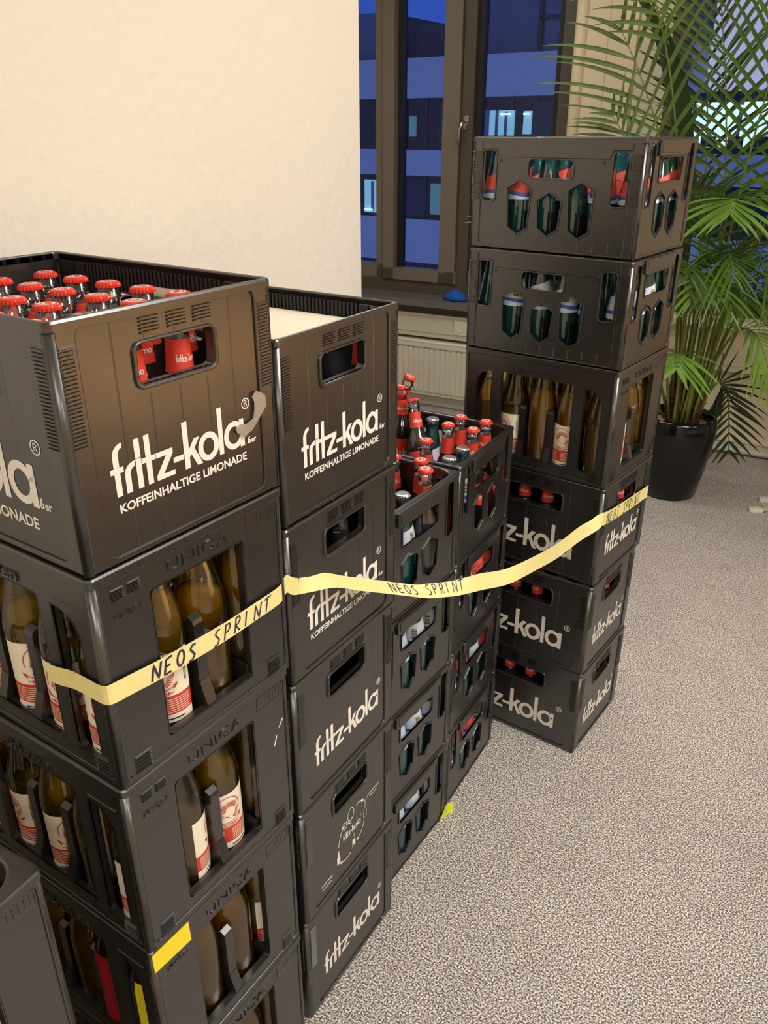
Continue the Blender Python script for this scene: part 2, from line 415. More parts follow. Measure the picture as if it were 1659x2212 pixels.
def fritz_body():
    H = HF * 1000; mb = MB()
    for side in 'SNLB':
        Lf = 300 if side in 'SN' else 400; M = face_M(side); c = Lf / 2
        hw = 53 if Lf == 300 else 94; h0, h1 = (183, 225) if Lf == 300 else (178, 222)
        hole = mm(rrect(c - hw, h0, c + hw, h1, 8)); out = mm([(CR, 4), (Lf - CR, 4), (Lf - CR, H - 2), (CR, H - 2)])
        mb.add(*sheet([out, hole], 0.0032, 0), M @ sh(-0.0044), 0)
        inn = mm(rrect(30, 11, Lf - 30, 256, 13))
        mb.add(*sheet([out, inn], 0.0036, 0.0015), M @ sh(-0.0018), 0)
        for x0 in (9, Lf - 26):
            for i in range(26):
                v = 139 + i * 3.9
                mb.bump(x0 * MMS, (x0 + 17) * MMS, v * MMS, (v + 2.7) * MMS, 0.0019, 0.0008, M)
        for g in (-45, -9, 27) if Lf == 300 else (-60, -9, 42):
            for i in range(5):
                v = 234 + i * 3.6
                mb.bump((c + g) * MMS, (c + g + 26) * MMS, v * MMS, (v + 2.3) * MMS, 0.0024, 0.0006, M @ sh(-0.0028))
        for k in range(1, 6):                      # faint upright ribs pressed into the panel
            u = 30 + (Lf - 60) * k / 6
            for (a, b) in (((14, 172), (230, 252)) if abs(u - c) < hw + 8 else ((14, 252),)):
                mb.bump((u - 1.2) * MMS, (u + 1.2) * MMS, a * MMS, b * MMS, 0.00025, 0.0009, M @ sh(-0.0028))
    corners(mb, HF); floor_plate(mb); inner_walls(mb, HF)
    return mb
def fritz_handles():
    L_ = []
    for side in 'SNLB':
        Lf = 300 if side in 'SN' else 400; c = Lf / 2; hw = 53 if Lf == 300 else 94; h0, h1 = (183, 225) if Lf == 300 else (178, 222)
        mb = MB(); M = face_M(side)
        mb.add(*sheet([mm(rrect(c - hw - 5.5, h0 - 5.5, c + hw + 5.5, h1 + 3.5, 12)), mm(rrect(c - hw, h0, c + hw, h1, 8))], 0.0062, 0.0022), M @ sh(-0.0026))
        mb.add(*sheet([mm(rrect(c - hw - 2.5, h0 - 2.5, c + hw + 2.5, h1 + 2.5, 9)), mm(rrect(c - hw, h0, c + hw, h1, 8))], 0.012, 0.0008), M @ sh(-0.0085))
        L_.append(mb)
    return L_
def fritz_print(side, kind):
    """white printing on one face"""
    mb = MB(); M = face_M(side); w = -0.0013 - 0.0007
    fn = lambda u, v: tuple(M @ Vector((u * MMS, v * MMS, -0.00240)))
    if kind == 'diagram':
        quads(mb, diagram(), fn); return mb
    if side in 'SN':
        base = 75 if kind == 'six' else 67; s = 1.0 if kind == 'six' else 1.02
        quads(mb, xf(word_fritz() + word_kola(), s, 46 if kind == 'six' else 50, base), fn)
        quads(mb, reg_mark(246 if kind == 'six' else 250, base + 50.5, 6.8), fn)
        if kind == 'six':
            for tx, a in (('KOFFEINHALTIGE LIMONADE', (52, 242, 56, 66.3)), ('6', (245.5, 251.2, 74.6, 84)), ('er', (252, 260.5, 74.6, 80))):
                vs, fs = fit_text(tx, *a, offset=0.026); mb.add([fn(v[0], v[1]) for v in vs], fs)
    else:
        base = 64 if kind == 'six' else 56; s = 1.42
        quads(mb, xf(word_fritz() + word_kola(), s, 57, base), fn)
        quads(mb, reg_mark(345, base + 70, 8.5), fn)
        if kind == 'six':
            for tx, a in (('KOFFEINHALTIGE LIMONADE', (66, 326, 37, 51)), ('6', (334, 342, 65, 78)), ('er', (343, 355, 65, 72.5))):
                vs, fs = fit_text(tx, *a, offset=0.026); mb.add([fn(v[0], v[1]) for v in vs], fs)
    return mb
def bez(p, q, r_, n=10): return [((1 - t) ** 2 * p[0] + 2 * t * (1 - t) * q[0] + t * t * r_[0], (1 - t) ** 2 * p[1] + 2 * t * (1 - t) * q[1] + t * t * r_[1]) for t in (i / n for i in range(n + 1))]
def arrow(p, q, r_, w):
    P = bez(p, q, r_); Q = stroke(P, w); d = Vector((P[-1][0] - P[-2][0], P[-1][1] - P[-2][1])).normalized(); n = Vector((-d.y, d.x)); e = Vector(P[-1])
    return Q + [[tuple(e + n * w * 2), tuple(e - n * w * 2), tuple(e + d * w * 4)]]
def bottle_outline(x, y, s, fill=False):
    L_ = [(x - 5 * s, y), (x - 5 * s, y + 16 * s), (x - 2 * s, y + 24 * s), (x - 2 * s, y + 32 * s)]; Rr = [(2 * x - a, b) for a, b in L_]
    if fill: return [[L_[0], Rr[0], Rr[1], L_[1]], [L_[1], Rr[1], Rr[2], L_[2]], [L_[2], Rr[2], Rr[3], L_[3]]]
    return stroke(L_ + Rr[::-1] + [L_[0]], 0.9)
def diagram():
    Q = bottle_outline(107, 52, 1.0, True) + bottle_outline(158, 52, 1.0, False) + rect(154, 56, 162, 70) + bottle_outline(198, 92, 1.0)
    Q += arrow((108, 92), (108, 108), (122, 126), 2.0) + arrow((168, 146), (180, 150), (188, 142), 2.2) + arrow((194, 86), (190, 68), (174, 60), 2.0) + arrow((148, 46), (132, 40), (118, 47), 2.2)
    Q += xf(word_fritz() + word_kola(), 0.31, 122, 93) + reg_mark(185, 110, 2.0)
    Q += ring(150, 140, 11, 15, 9.6, 13.6) + stroke([(125, 118), (130, 132), (142, 130), (136, 122), (125, 118)], 1.3) + stroke([(138, 138), (134, 128), (146, 122), (152, 130), (158, 124)], 1.5) + stroke([(128, 126), (120, 130), (126, 137), (137, 134)], 1.4) + stroke([(142, 128), (147, 118), (152, 116)], 1.4)
    Q += stroke([(200, 126), (203, 134), (210, 140)], 1.3) + stroke([(196, 128), (199, 136)], 1.3)
    for i, (a, b) in enumerate(((52, 47), (60, 42))):                                  # second line below the word: small unreadable strokes
        pass
    P = MB(); vs, fs = fit_text('mehrweg', 52, 86, 40, 50, offset=0.01)
    Q += [[(vs[i][0], vs[i][1]) for i in f] for f in fs]
    Q += stroke([(53, 34.5), (59, 35.2), (66, 34.3), (74, 35.2), (82, 34.6)], 2.0)
    for k in range(9):                                                                # tiny handwriting, not legible in the photo
        x = 212 + k * 4; Q += stroke([(x, 136), (x + 1.4, 142), (x + 2.6, 136.5), (x + 3.6, 140)], 1.1)
    Q += stroke([(216, 130), (222, 130.8), (230, 129.8), (240, 130.6)], 1.8)
    return Q

def hexagon(cx, lo, hi, s0, s1, w, cut=5):
    return [(cx, lo), (cx + w - cut, s0), (cx + w, s1), (cx + cut * .3, hi), (cx - cut * .3, hi), (cx - w, s1), (cx - w + cut, s0)]
def hex_body():
    H = HH * 1000; mb = MB()
    for side in 'SNLB':
        Lf = 300 if side in 'SN' else 400; M = face_M(side); c = Lf / 2
        out = mm([(CR, 4), (Lf - CR, 4), (Lf - CR, H - 2), (CR, H - 2)])
        if Lf == 300:
            holes = [hexagon(112, 42, 128, 58, 114, 28), hexagon(188, 42, 128, 58, 114, 28), rrect(84, 150, 216, 196, 9), rrect(26, 104, 50, 221, 6), rrect(250, 104, 274, 221, 6)]
            inn = rrect(20, 8, 280, 226, 8)
        else:
            holes = [hexagon(123, 37, 146, 51, 131, 28), hexagon(197, 37, 124, 52, 108, 28), hexagon(269, 37, 146, 51, 131, 28),
                     rrect(143, 154, 246, 190, 9), rrect(28, 104, 62, 206, 8), rrect(334, 104, 367, 206, 8)]
            inn = rrect(26, 7, 373, 227, 8)
        mb.add(*sheet([out] + [mm(h) for h in holes], 0.0034, 0), M @ sh(-0.0034), 0)
        mb.add(*sheet([out, mm(inn)], 0.0030, 0.0012), M @ sh(-0.0011), 0)
        for h in holes:                              # raised lip around each opening
            cxh = sum(p[0] for p in h) / len(h); cyh = sum(p[1] for p in h) / len(h)
            hwx = max(p[0] for p in h) - cxh; hwy = max(p[1] for p in h) - cyh
            g = [(cxh + (p[0] - cxh) * (1 + 2.8 / hwx), cyh + (p[1] - cyh) * (1 + 2.8 / hwy)) for p in h]
            mb.add(*sheet([mm(g), mm(h)], 0.0062, 0.0007), M @ sh(-0.0024), 0)
        if Lf == 400:
            band = [(27, 226), (27, 209.5), (64, 209.5), (71, 193), (326, 193), (332, 209.5), (372, 209.5), (372, 226)]
            mb.add(*sheet([mm(band)], 0.0032, 0.0014), M @ sh(-0.0012), 0)
            for x0 in (3, 374):
                for i in range(23):
                    v = 105 + i * 4.4
                    mb.bump(x0 * MMS, (x0 + 22) * MMS, v * MMS, (v + 3) * MMS, 0.0024, 0.0008, M)
            for x in (74, 314):
                mb.add(*lathe([(0.0028, 0), (0.0028, 0.0003)], 10), M @ Matrix.Translation((x * MMS, 0.186, -0.0016)), 1)
            for k in range(9):
                u = 60 + 280 * k / 8
                mb.bump((u - 1.2) * MMS, (u + 1.2) * MMS, 0.010, 0.030, 0.0005, 0.001, M @ sh(-0.0017))
        else:
            for x0 in (4, 286):
                for i in range(42):
                    v = 60 + i * 3.6
                    mb.bump(x0 * MMS, (x0 + 10) * MMS, v * MMS, (v + 2.2) * MMS, 0.0010, 0.0006, M)
            for x0 in (50, 247):                       # slanted ledges below the side slots
                mb.add([((x0 - 24) * MMS, 0.104, -0.004), ((x0 + 3) * MMS, 0.104, -0.004), ((x0 + 3) * MMS, 0.114, -0.016), ((x0 - 24) * MMS, 0.114, -0.016)], [(0, 1, 2, 3)], M)
    corners(mb, HH); floor_plate(mb)
    return mb
def hex_flap(side):
    mb = MB(); M = face_M(side)
    mb.add(*sheet([mm(rrect(60, 199, 228, 231, (8, 4, 2, 2)))], 0.009, 0.002), M @ sh(0.0015))
    mb.add(*sheet([mm([(233, 203), (240, 206), (246, 229), (225, 229)])], 0.006, 0.0015), M @ sh(0.0008))
    mb.add(*sheet([mm(rrect(68, 205, 220, 228, (4, 4, 2, 2)))], 0.0022, 0.0009), M @ sh(0.0060))
    return mb

def arch(x0, x1, y0, y1, side, r=6):
    """opening with one arched upper corner"""
    w = x1 - x0
    pts = rrect(x0, y0, x1, y1, (r, r, 3 if side < 0 else 0.0, 0.0 if side < 0 else 3), 4)
    P = [(x0 + r, y0), (x1 - r, y0), (x1, y0 + r)]
    if side > 0:
        P += [(x1, y1 - 40)] + bez((x1, y1 - 40), (x1 - 2, y1 - 6), (x0 + 12, y1), 8)[1:] + [(x0, y1)]
    else:
        P += [(x1, y1), (x1 - 12, y1)] + bez((x1 - 12, y1), (x0 + 2, y1 - 6), (x0, y1 - 40), 8)[1:]
    return P + [(x0, y0 + r)]
def uniga_body():
    H = HU * 1000; mb = MB()
    for side in 'SNLB':
        Lf = 300 if side in 'SN' else 400; M = face_M(side); c = Lf / 2
        out = mm([(CR, 4), (Lf - CR, 4), (Lf - CR, H - 2), (CR, H - 2)])
        holes = [rrect(78, 32, 223, 236, 7)] if Lf == 300 else [arch(34, 79, 30, 231, -1), rrect(104, 32, 296, 235, 7), arch(321, 366, 30, 231, 1)]
        mb.add(*sheet([out] + [mm(h) for h in holes], 0.0040, 0.0), M @ sh(-0.0036), 0)
        inn = rrect(11, 12, Lf - 11, 270, 7)
        mb.add(*sheet([out, mm(inn)], 0.0028, 0.0012), M @ sh(-0.0010), 0)
        for h in holes:
            cxh = sum(p[0] for p in h) / len(h); cyh = sum(p[1] for p in h) / len(h)
            g = [(p[0] + (3 if p[0] > cxh else -3), p[1] + (3 if p[1] > cyh else -3)) for p in h]
            mb.add(*sheet([mm(g), mm(h)], 0.0120, 0.001), M @ sh(-0.0076), 0)
        xs = (22, Lf - 46)
        for x0 in xs:                                     # slanted slats in the lower corners
            for i in range(5):
                v = 14 + i * 5.2
                mb.bump(x0 * MMS, (x0 + 24) * MMS, v * MMS, (v + 2.0) * MMS, 0.0034, 0.0009, M @ sh(-0.0018))
        if Lf == 300:
            for x0 in (25, 47):
                for i in range(5):
                    v = 247 + i * 3.0
                    mb.bump(x0 * MMS, (x0 + 17) * MMS, v * MMS, (v + 1.8) * MMS, 0.0022, 0.0005, M @ sh(-0.0016))
            vs, fs = fit_text('UNIGA', 104, 202, 247, 262, offset=0.0, extrude=0.0016)
            mb.add([(v[0] * MMS, v[1] * MMS, (v[2] if abs(v[2]) < 0.01 else 0)) for v in vs], fs, M @ sh(-0.0012), 0)
            vs, fs = fit_text('20×0,5 l', 24, 62, 222, 231, extrude=0.0008)
            mb.add([(v[0] * MMS, v[1] * MMS, v[2]) for v in vs], fs, M @ sh(-0.0012), 0)
            mb.add(*sheet([mm(rrect(233, 244, 288, 267, 1)), mm(rrect(235, 246, 286, 265, 1))], 0.001, 0.0003), M @ sh(-0.0012))
            for k in range(5): mb.bump((252 + k * 7) * MMS, (253.4 + k * 7) * MMS, 0.252, 0.265, 0.0009, 0.0004, M @ sh(-0.0016))
        else:
            vs, fs = fit_text('Leihkasten', 134, 266, 241, 257, offset=0.012, extrude=0.0018)
            mb.add([(v[0] * MMS, v[1] * MMS, v[2]) for v in vs], fs, M @ sh(-0.001), 0)
            mb.bump(0.325, 0.378, 0.240, 0.2415, 0.001, 0.0004, M @ sh(-0.0016))
    corners(mb, HU); floor_plate(mb)
    return mb
def uniga_posts():
    L_ = []
    for side in 'SNLB':
        us = (150,) if side in 'SN' else (162.5, 237.5)
        for u in us:
            M = face_M(side); mb = MB(); hw = 8
            prof = [(-0.014, 0.030), (-0.014, 0.150), (-0.0155, 0.156), (-0.024, 0.160), (-0.030, 0.150), (-0.030, 0.010)]
            vs = [((u + s * hw) * MMS, v, w) for s in (-1, 1) for w, v in prof]; n = len(prof)
            fs = [tuple(range(n)), tuple(range(2 * n - 1, n - 1, -1))] + [(i, i + n, (i + 1) % n + n, (i + 1) % n) for i in range(n)]
            mb.add(vs, fs, M)
            vs = [((u + s * hw) * MMS, v, w) for s in (-1, 1) for w, v in ((-0.0135, 0.066), (-0.003, 0.033), (-0.0135, 0.030))]
            mb.add(vs, [(0, 1, 2), (5, 4, 3), (0, 3, 4, 1), (1, 4, 5, 2), (2, 5, 3, 0)], M)
            L_.append(mb)
    return L_

class Kind: pass
def crate_proto(kind, prints=()):
    root = thing('bottle_crate', 'x', 'crate')
    if kind == 'f':
        link('body', ME['f_body'], root)
        for m in ME['f_handles']: link('handle', m, root)
        link('rim', ME['f_rim'], root); link('divider', ME['f_grid'], root)
        for p in prints: link('logo_print', ME[p], root)
    elif kind == 'h':
        link('body', ME['h_body'], root); link('rim', ME['h_rim'], root); link('divider', ME['f_grid'], root)
        for m in ME['h_flaps']: link('grip_flap', m, root)
    else:
        link('body', ME['u_body'], root); link('rim', ME['u_rim'], root); link('divider', ME['u_grid'], root)
        for m in ME['u_posts']: link('divider_post', m, root)
    return root
ME = {}
ME['f_body'] = fritz_body().mesh('body', [M_CRATE, M_CRATE_IN]); ME['f_handles'] = [m.mesh('handle', M_CRATE) for m in fritz_handles()]
ME['f_rim'] = rim_mesh(HF, 0.010, 0.0060, 0.006).mesh('rim', M_CRATE); ME['f_grid'] = grid_mesh(6, 4, 0.065, 0.067, 0.085).mesh('divider', M_CRATE_IN)
for s_ in 'SL':
    for k_ in ('six', 'plain'): ME[k_ + s_] = fritz_print(s_, k_).mesh('logo_print', M_PRINT)
ME['diagramS'] = fritz_print('S', 'diagram').mesh('logo_print', M_PRINT)
ME['h_body'] = hex_body().mesh('body', [M_CRATE, M_CRATE_IN]); ME['h_rim'] = rim_mesh(HH, 0.009, 0.011, 0.030).mesh('rim', M_CRATE)
ME['h_flaps'] = [hex_flap(s).mesh('grip_flap', M_CRATE) for s in 'SN']
ME['u_body'] = uniga_body().mesh('body', [M_CRATE, M_CRATE_IN]); ME['u_rim'] = rim_mesh(HU, 0.012, 0.015, 0.034, 0.0012).mesh('rim', M_CRATE)
ME['u_grid'] = grid_mesh(5, 4, 0.075, 0.071, 0.05).mesh('divider', M_CRATE_IN); ME['u_posts'] = [m.mesh('divider_post', M_CRATE) for m in uniga_posts()]

# stacks: near aisle-side corner (x, y), yaw of every crate, bottom first
STACKS = {
 'A': [('u', .3974, .0004, .0127), ('u', .3967, -.0011, .0062), ('u', .3995, -.0007, .0003), ('u', .4024, -.0001, -.0146), ('f', .4042, .0015, -.0114)],
 'B': [('f', .3821, .3269, .0301), ('f', .3847, .3262, .0406), ('f', .3857, .3231, .0417), ('f', .3865, .3244, .0330), ('f', .3851, .3282, .0275)],
 'C': [('h', .3355, .6265, .0022), ('h', .3359, .6265, .0001), ('h', .3364, .6268, -.0021), ('h', .3360, .6262, -.0002)],
 'D': [('h', .3244, .9445, .0700), ('h', .3246, .9445, .0690), ('h', .3244, .9458, .0697), ('h', .3265, .9425, .0720)],
 'E': [('f', .5179, 1.3087, -.0437), ('f', .5168, 1.3049, -.0439), ('f', .5152, 1.3101, -.0743), ('u', .5166, 1.3065, -.0682), ('h', .5194, 1.3011, -.0613), ('h', .5163, 1.3015, -.0646)],
 'F': [('u', .4310, -.4250, .0900), ('u', .4310, -.4250, .0900), ('u', .4400, -.4190, .0870)],
}
HT = {'f': HF, 'u': HU, 'h': HH}
STACK_NAME = {'A': 'first wall stack', 'B': 'second wall stack', 'C': 'third wall stack', 'D': 'fourth wall stack', 'E': 'tall corner stack', 'F': 'low stack in front'}
LEVEL = {'A': ['bottom crate', 'fourth crate down', 'third crate down', 'second crate down', 'top crate'],
         'B': ['bottom crate', 'fourth crate down', 'third crate down', 'second crate down', 'top crate'],
         'C': ['bottom crate', 'third crate down', 'second crate down', 'top crate'], 'D': ['bottom crate', 'third crate down', 'second crate down', 'top crate'],
         'E': ['bottom crate', 'fifth crate down', 'fourth crate down', 'third crate down', 'second crate down', 'top crate'], 'F': ['bottom crate', 'second crate down', 'top crate']}
PRINTS = {('A', 4): ('sixS', 'sixL'), ('B', 4): ('sixS', 'sixL'), ('B', 3): ('sixS', 'sixL'), ('B', 2): ('plainS', 'plainL'), ('B', 1): ('diagramS', 'plainL'), ('B', 0): ('plainS', 'plainL'),
          ('E', 0): ('plainS', 'plainL'), ('E', 1): ('plainS', 'plainL'), ('E', 2): ('plainS', 'plainL')}
LOOK = {'u': 'black crate with tall open windows', 'h': 'black crate with hexagonal holes', 'f': 'closed black crate with white cola lettering'}
CRATE = {}
def crate_phrase(s, l): return LEVEL[s][l] + ' of the ' + STACK_NAME[s]
for s, lst in STACKS.items():
    z = 0.0
    for l, (k, x, y, a) in enumerate(lst):
        o = crate_proto(k, PRINTS.get((s, l), ()))
        look = 'black crate with white bottle-cycle drawing' if (s, l) == ('B', 1) else LOOK[k]
        tag(o, look + ', ' + crate_phrase(s, l), 'crate', 'crates in the ' + STACK_NAME[s])
        Rz = Matrix.Rotation(a, 4, 'Z'); p = Vector((x, y, z)) + Rz @ Vector((-0.2, 0.15, 0))
        o.location = p; o.rotation_euler = (0, 0, a)
        CRATE[s, l] = Matrix.Translation(p) @ Rz
        z += HT[k]

# ------------------------------------------------------------------ bottles
def arc_patch(rz, a0, a1, n=14, m=1):
    """strip around a lathe: rz = [(r, z), ...] bottom to top; angles in degrees, 0 = -y"""
    vs, fs = [], []
    for r, z in rz:
        for i in range(n + 1):
            a = R(a0 + (a1 - a0) * i / n); vs.append((r * sin(a), -r * cos(a), z))
    for k in range(len(rz) - 1):
        for i in range(n):
            q = k * (n + 1) + i; fs.append((q, q + 1, q + n + 2, q + n + 1))
    return vs, fs
def cyl_fn(r_of_z, off=0.0004):
    def fn(u, v):                       # u, v in metres
        r = r_of_z(v) + off; a = u / r
        return (r * sin(a), -r * cos(a), v)
    return fn
def cap_mesh(z, top_mat=True):
    mb = MB(); n = 42; rings = []
    for (r, dz, wav) in ((0.0152, 0.0, 0.0009), (0.0149, 0.0030, 0.0008), (0.0140, 0.0052, 0.0002), (0.0128, 0.0064, 0), (0.0098, 0.0068, 0)):
        rings.append([((r + (wav if i % 2 else -wav)) * cos(2 * pi * i / n) for i in range(n)), [((r + (wav if i % 2 else -wav)) * cos(2 * pi * i / n), (r + (wav if i % 2 else -wav)) * sin(2 * pi * i / n), z + dz) for i in range(n)]])
    vs = [p for r in rings for p in r[1]]; fs = []
    for k in range(len(rings) - 1):
        for i in range(n):
            j = (i + 1) % n; fs.append((k * n + i, k * n + j, (k + 1) * n + j, (k + 1) * n + i))
    fs.append(tuple(range((len(rings) - 1) * n, len(rings) * n)))
    mb.add(vs, fs, None, 0, False)
    return mb
FZ = [(0.0, 0.0), (0.024, 0.0), (0.0295, 0.003), (0.0303, 0.008), (0.0303, 0.112), (0.0292, 0.124), (0.0255, 0.138), (0.0205, 0.150), (0.0172, 0.160), (0.0150, 0.172), (0.0138, 0.190), (0.0130, 0.2125), (0.0152, 0.2145), (0.0152, 0.2185), (0.0134, 0.2205), (0.0134, 0.2315), (0.0108, 0.2325)]
def interp(prof):
    P = [p for p in prof if p[0] > 0]
    def f(z):
        for (r0_, z0), (r1_, z1) in zip(P, P[1:]):
            if z0 <= z <= z1 and z1 > z0: return r0_ + (r1_ - r0_) * (z - z0) / (z1 - z0)
        return P[-1][0]
    return f
def inner(prof, z_top, d=0.0022, z0=0.006):
    f = interp(prof); zs = [z0 + (z_top - z0) * i / 16 for i in range(17)]
    return [(0.0, z0)] + [(max(0.002, f(z) - d), z) for z in zs] + [(0.0, z_top)]
B = {}
def make_bottle_meshes():
    f = interp(FZ)
    g = MB(); g.add(*lathe(FZ), None, 0, True); B['f_glass'] = g.mesh('glass', M_GLASS)
    g = MB(); g.add(*lathe(inner(FZ, 0.166)), None, 0, True); B['f_liquid'] = g.mesh('liquid', M_COLA)
    g = cap_mesh(0.2290); B['f_cap'] = g.mesh('cap', M_CAPRED)
    g = MB(); g.add([(0.0096 * cos(2 * pi * k / 24), 0.0096 * sin(2 * pi * k / 24), 0.2360) for k in range(24)], [tuple(range(24))], None, 0)
    quads(g, ring(-0.0042, 0.002, 0.0026, 0.0038, 0, 0, n=10) + ring(0.0042, 0.002, 0.0026, 0.0038, 0, 0, n=10) + stroke([(-0.006, -0.004), (0, -0.0058), (0.006, -0.004)], 0.0018) + rect(-0.0008, -0.003, 0.0008, 0.006), lambda u, v: (u, v, 0.2362), 1)
    B['f_capprint'] = g.mesh('cap_print', [M_CAPTOP, M_CAPRED])
    g = cap_mesh(0.2290); B['s_cap'] = g.mesh('cap', M_CAPSIL)
    # red neck label with white lettering
    zs = [0.166 + (0.203 - 0.166) * i / 5 for i in range(6)]
    g = MB(); g.add(*arc_patch([(f(z) + 0.0004, z) for z in zs], -180, 180, 30), None, 0, True); g.add(*arc_patch([(f(z) - 0.0009, z) for z in zs], -180, 180, 30), None, 1, True); B['f_neck'] = g.mesh('neck_label', [M_RED, M_LICE])
    g = MB(); quads(g, xf(word_fritz() + word_limo(), 0.000158, -0.0170, 0.178), cyl_fn(f, 0.0008), 0, 4); B['f_neckprint'] = g.mesh('label_print', M_PRINT)
    g = MB(); g.add(*arc_patch([(0.0307, 0.046), (0.0307, 0.110)], -95, 95, 24), None, 0, True); B['f_body'] = g.mesh('body_label', M_RED)
    g = MB(); quads(g, xf(word_fritz() + word_limo(), 0.00030, -0.031, 0.070), cyl_fn(f, 0.0009), 0, 4)
    for k in range(6): quads(g, rect(0.034, 0.040 + k * 0.006, 0.050, 0.0418 + k * 0.006), cyl_fn(f, 0.0009), 0, 8)
    B['f_bodyprint'] = g.mesh('label_print', M_PRINT)
    # half-litre bottle, pale olive glass, cloudy amber drink
    UZ = [(0.0, 0.0), (0.027, 0.0), (0.0335, 0.004), (0.0345, 0.010), (0.0345, 0.140), (0.0335, 0.152), (0.0300, 0.168), (0.0245, 0.190), (0.0195, 0.212), (0.0160, 0.232), (0.0140, 0.246), (0.0140, 0.250), (0.0156, 0.252), (0.0156, 0.256), (0.0138, 0.258), (0.0138, 0.266), (0.0110, 0.267)]
    fu = interp(UZ)
    g = MB(); g.add(*lathe(UZ), None, 0, True); B['u_glass'] = g.mesh('glass', M_AMBERGLASS)
    for nm, zt in (('u_liquid', 0.162), ('u_liquid_low', 0.128), ('u_liquid_high', 0.188)):
        g = MB(); g.add(*lathe(inner(UZ, zt, 0.003, 0.012)), None, 0, True); B[nm] = g.mesh('liquid', M_AMBER)
    g = cap_mesh(0.2625); B['u_cap'] = g.mesh('cap', M_CAPSIL)
    a = 74
    g = MB()
    for z0, z1, mi in ((0.020, 0.032, 0), (0.032, 0.060, 1), (0.060, 0.122, 0)):
        g.add(*arc_patch([(0.0349, z0), (0.0349, z1)], -a, a, 20), None, mi, True)
    B['u_label'] = g.mesh('body_label', [M_LWHITE, M_LRED])
    fn = cyl_fn(lambda z: 0.0345, 0.0009); g = MB()
    Q = ring(0.0, 0.094, 0.0215, 0.0225, 0.0202, 0.0212, -20, 200, 26)
    for k in range(15):                                    # mane
        t = R(20 + k * 11); Q += stroke([(0.004 + 0.0075 * cos(t), 0.090 + 0.0085 * sin(t)), (0.004 + 0.0125 * cos(t + .18), 0.090 + 0.0135 * sin(t + .18)), (0.003 + 0.0170 * cos(t + .3), 0.090 + 0.0180 * sin(t + .3))], 0.0011)
    for k in range(6):
        t = R(-70 + k * 14); Q += stroke([(0.005 + 0.008 * cos(t), 0.088 + 0.009 * sin(t)), (0.004 + 0.016 * cos(t + .2), 0.088 + 0.016 * sin(t + .2))], 0.0014)
    Q += stroke([(-0.004, 0.100), (-0.0095, 0.096), (-0.0125, 0.090), (-0.0125, 0.0875), (-0.010, 0.086), (-0.0105, 0.083), (-0.007, 0.081), (-0.003, 0.082), (0.002, 0.078)], 0.0011)
    Q += stroke([(-0.0075, 0.094), (-0.004, 0.0935)], 0.0016) + stroke([(-0.0122, 0.0885), (-0.0095, 0.0880)], 0.002) + stroke([(-0.0105, 0.085), (-0.006, 0.0848)], 0.0009)
    Q += stroke([(-0.019, 0.0735), (-0.010, 0.0700), (0.0, 0.0690), (0.010, 0.0700), (0.019, 0.0735)], 0.0013) + stroke([(-0.019, 0.0660), (-0.010, 0.0625), (0.0, 0.0615), (0.010, 0.0625), (0.019, 0.0660)], 0.0013)
    Q += [[(-0.026, 0.0790), (-0.019, 0.0760), (-0.019, 0.0690), (-0.0235, 0.0740)], [(0.019, 0.0760), (0.026, 0.0790), (0.0235, 0.0740), (0.019, 0.0690)]]
    for k in range(9): Q += rect(-0.014 + k * 0.0032, 0.0640, -0.0122 + k * 0.0032, 0.0672)
    quads(g, Q, fn, 0, 2)
    for k in range(7): quads(g, rect(-0.040, 0.0352 + k * 0.0032, -0.008, 0.0362 + k * 0.0032) + rect(0.004, 0.0352 + k * 0.0032, 0.040, 0.0362 + k * 0.0032), fn, 1, 8)
    quads(g, rect(-0.030, 0.0245, -0.010, 0.0265) + rect(0.002, 0.0245, 0.030, 0.0265), fn, 2, 6)
    quads(g, rect(0.036, 0.075, 0.0368, 0.108) + rect(0.0385, 0.075, 0.0393, 0.108), fn, 2)
    B['u_print'] = g.mesh('label_print', [M_LRED, M_LWHITE, M_BLACK])
    g = MB(); g.add(*arc_patch([(0.0349, 0.012), (0.0349, 0.150), (0.0320, 0.164)], -150, 150, 24), None, 0, True)
    B['u_red'] = g.mesh('body_label', M_DRED); B['u_yellow'] = g.mesh('body_label', M_YLAB)
    # teal water bottle with a long cone
    TZ = [(0.0, 0.0), (0.024, 0.0), (0.0290, 0.003), (0.0298, 0.008), (0.0298, 0.098), (0.0285, 0.108), (0.0250, 0.130), (0.0205, 0.155), (0.0168, 0.178), (0.0140, 0.198), (0.0132, 0.203), (0.0152, 0.205), (0.0152, 0.209), (0.0134, 0.211), (0.0134, 0.217)]
    ft = interp(TZ)
    g = MB(); g.add(*lathe(TZ), None, 0, True); B['t_glass'] = g.mesh('glass', M_TEALGLASS)
    g = MB(); g.add(*lathe(inner(TZ, 0.150)), None, 0, True); B['t_liquid'] = g.mesh('liquid', M_WATER)
    g = cap_mesh(0.2125); B['t_cap'] = g.mesh('cap', M_CAPSIL)
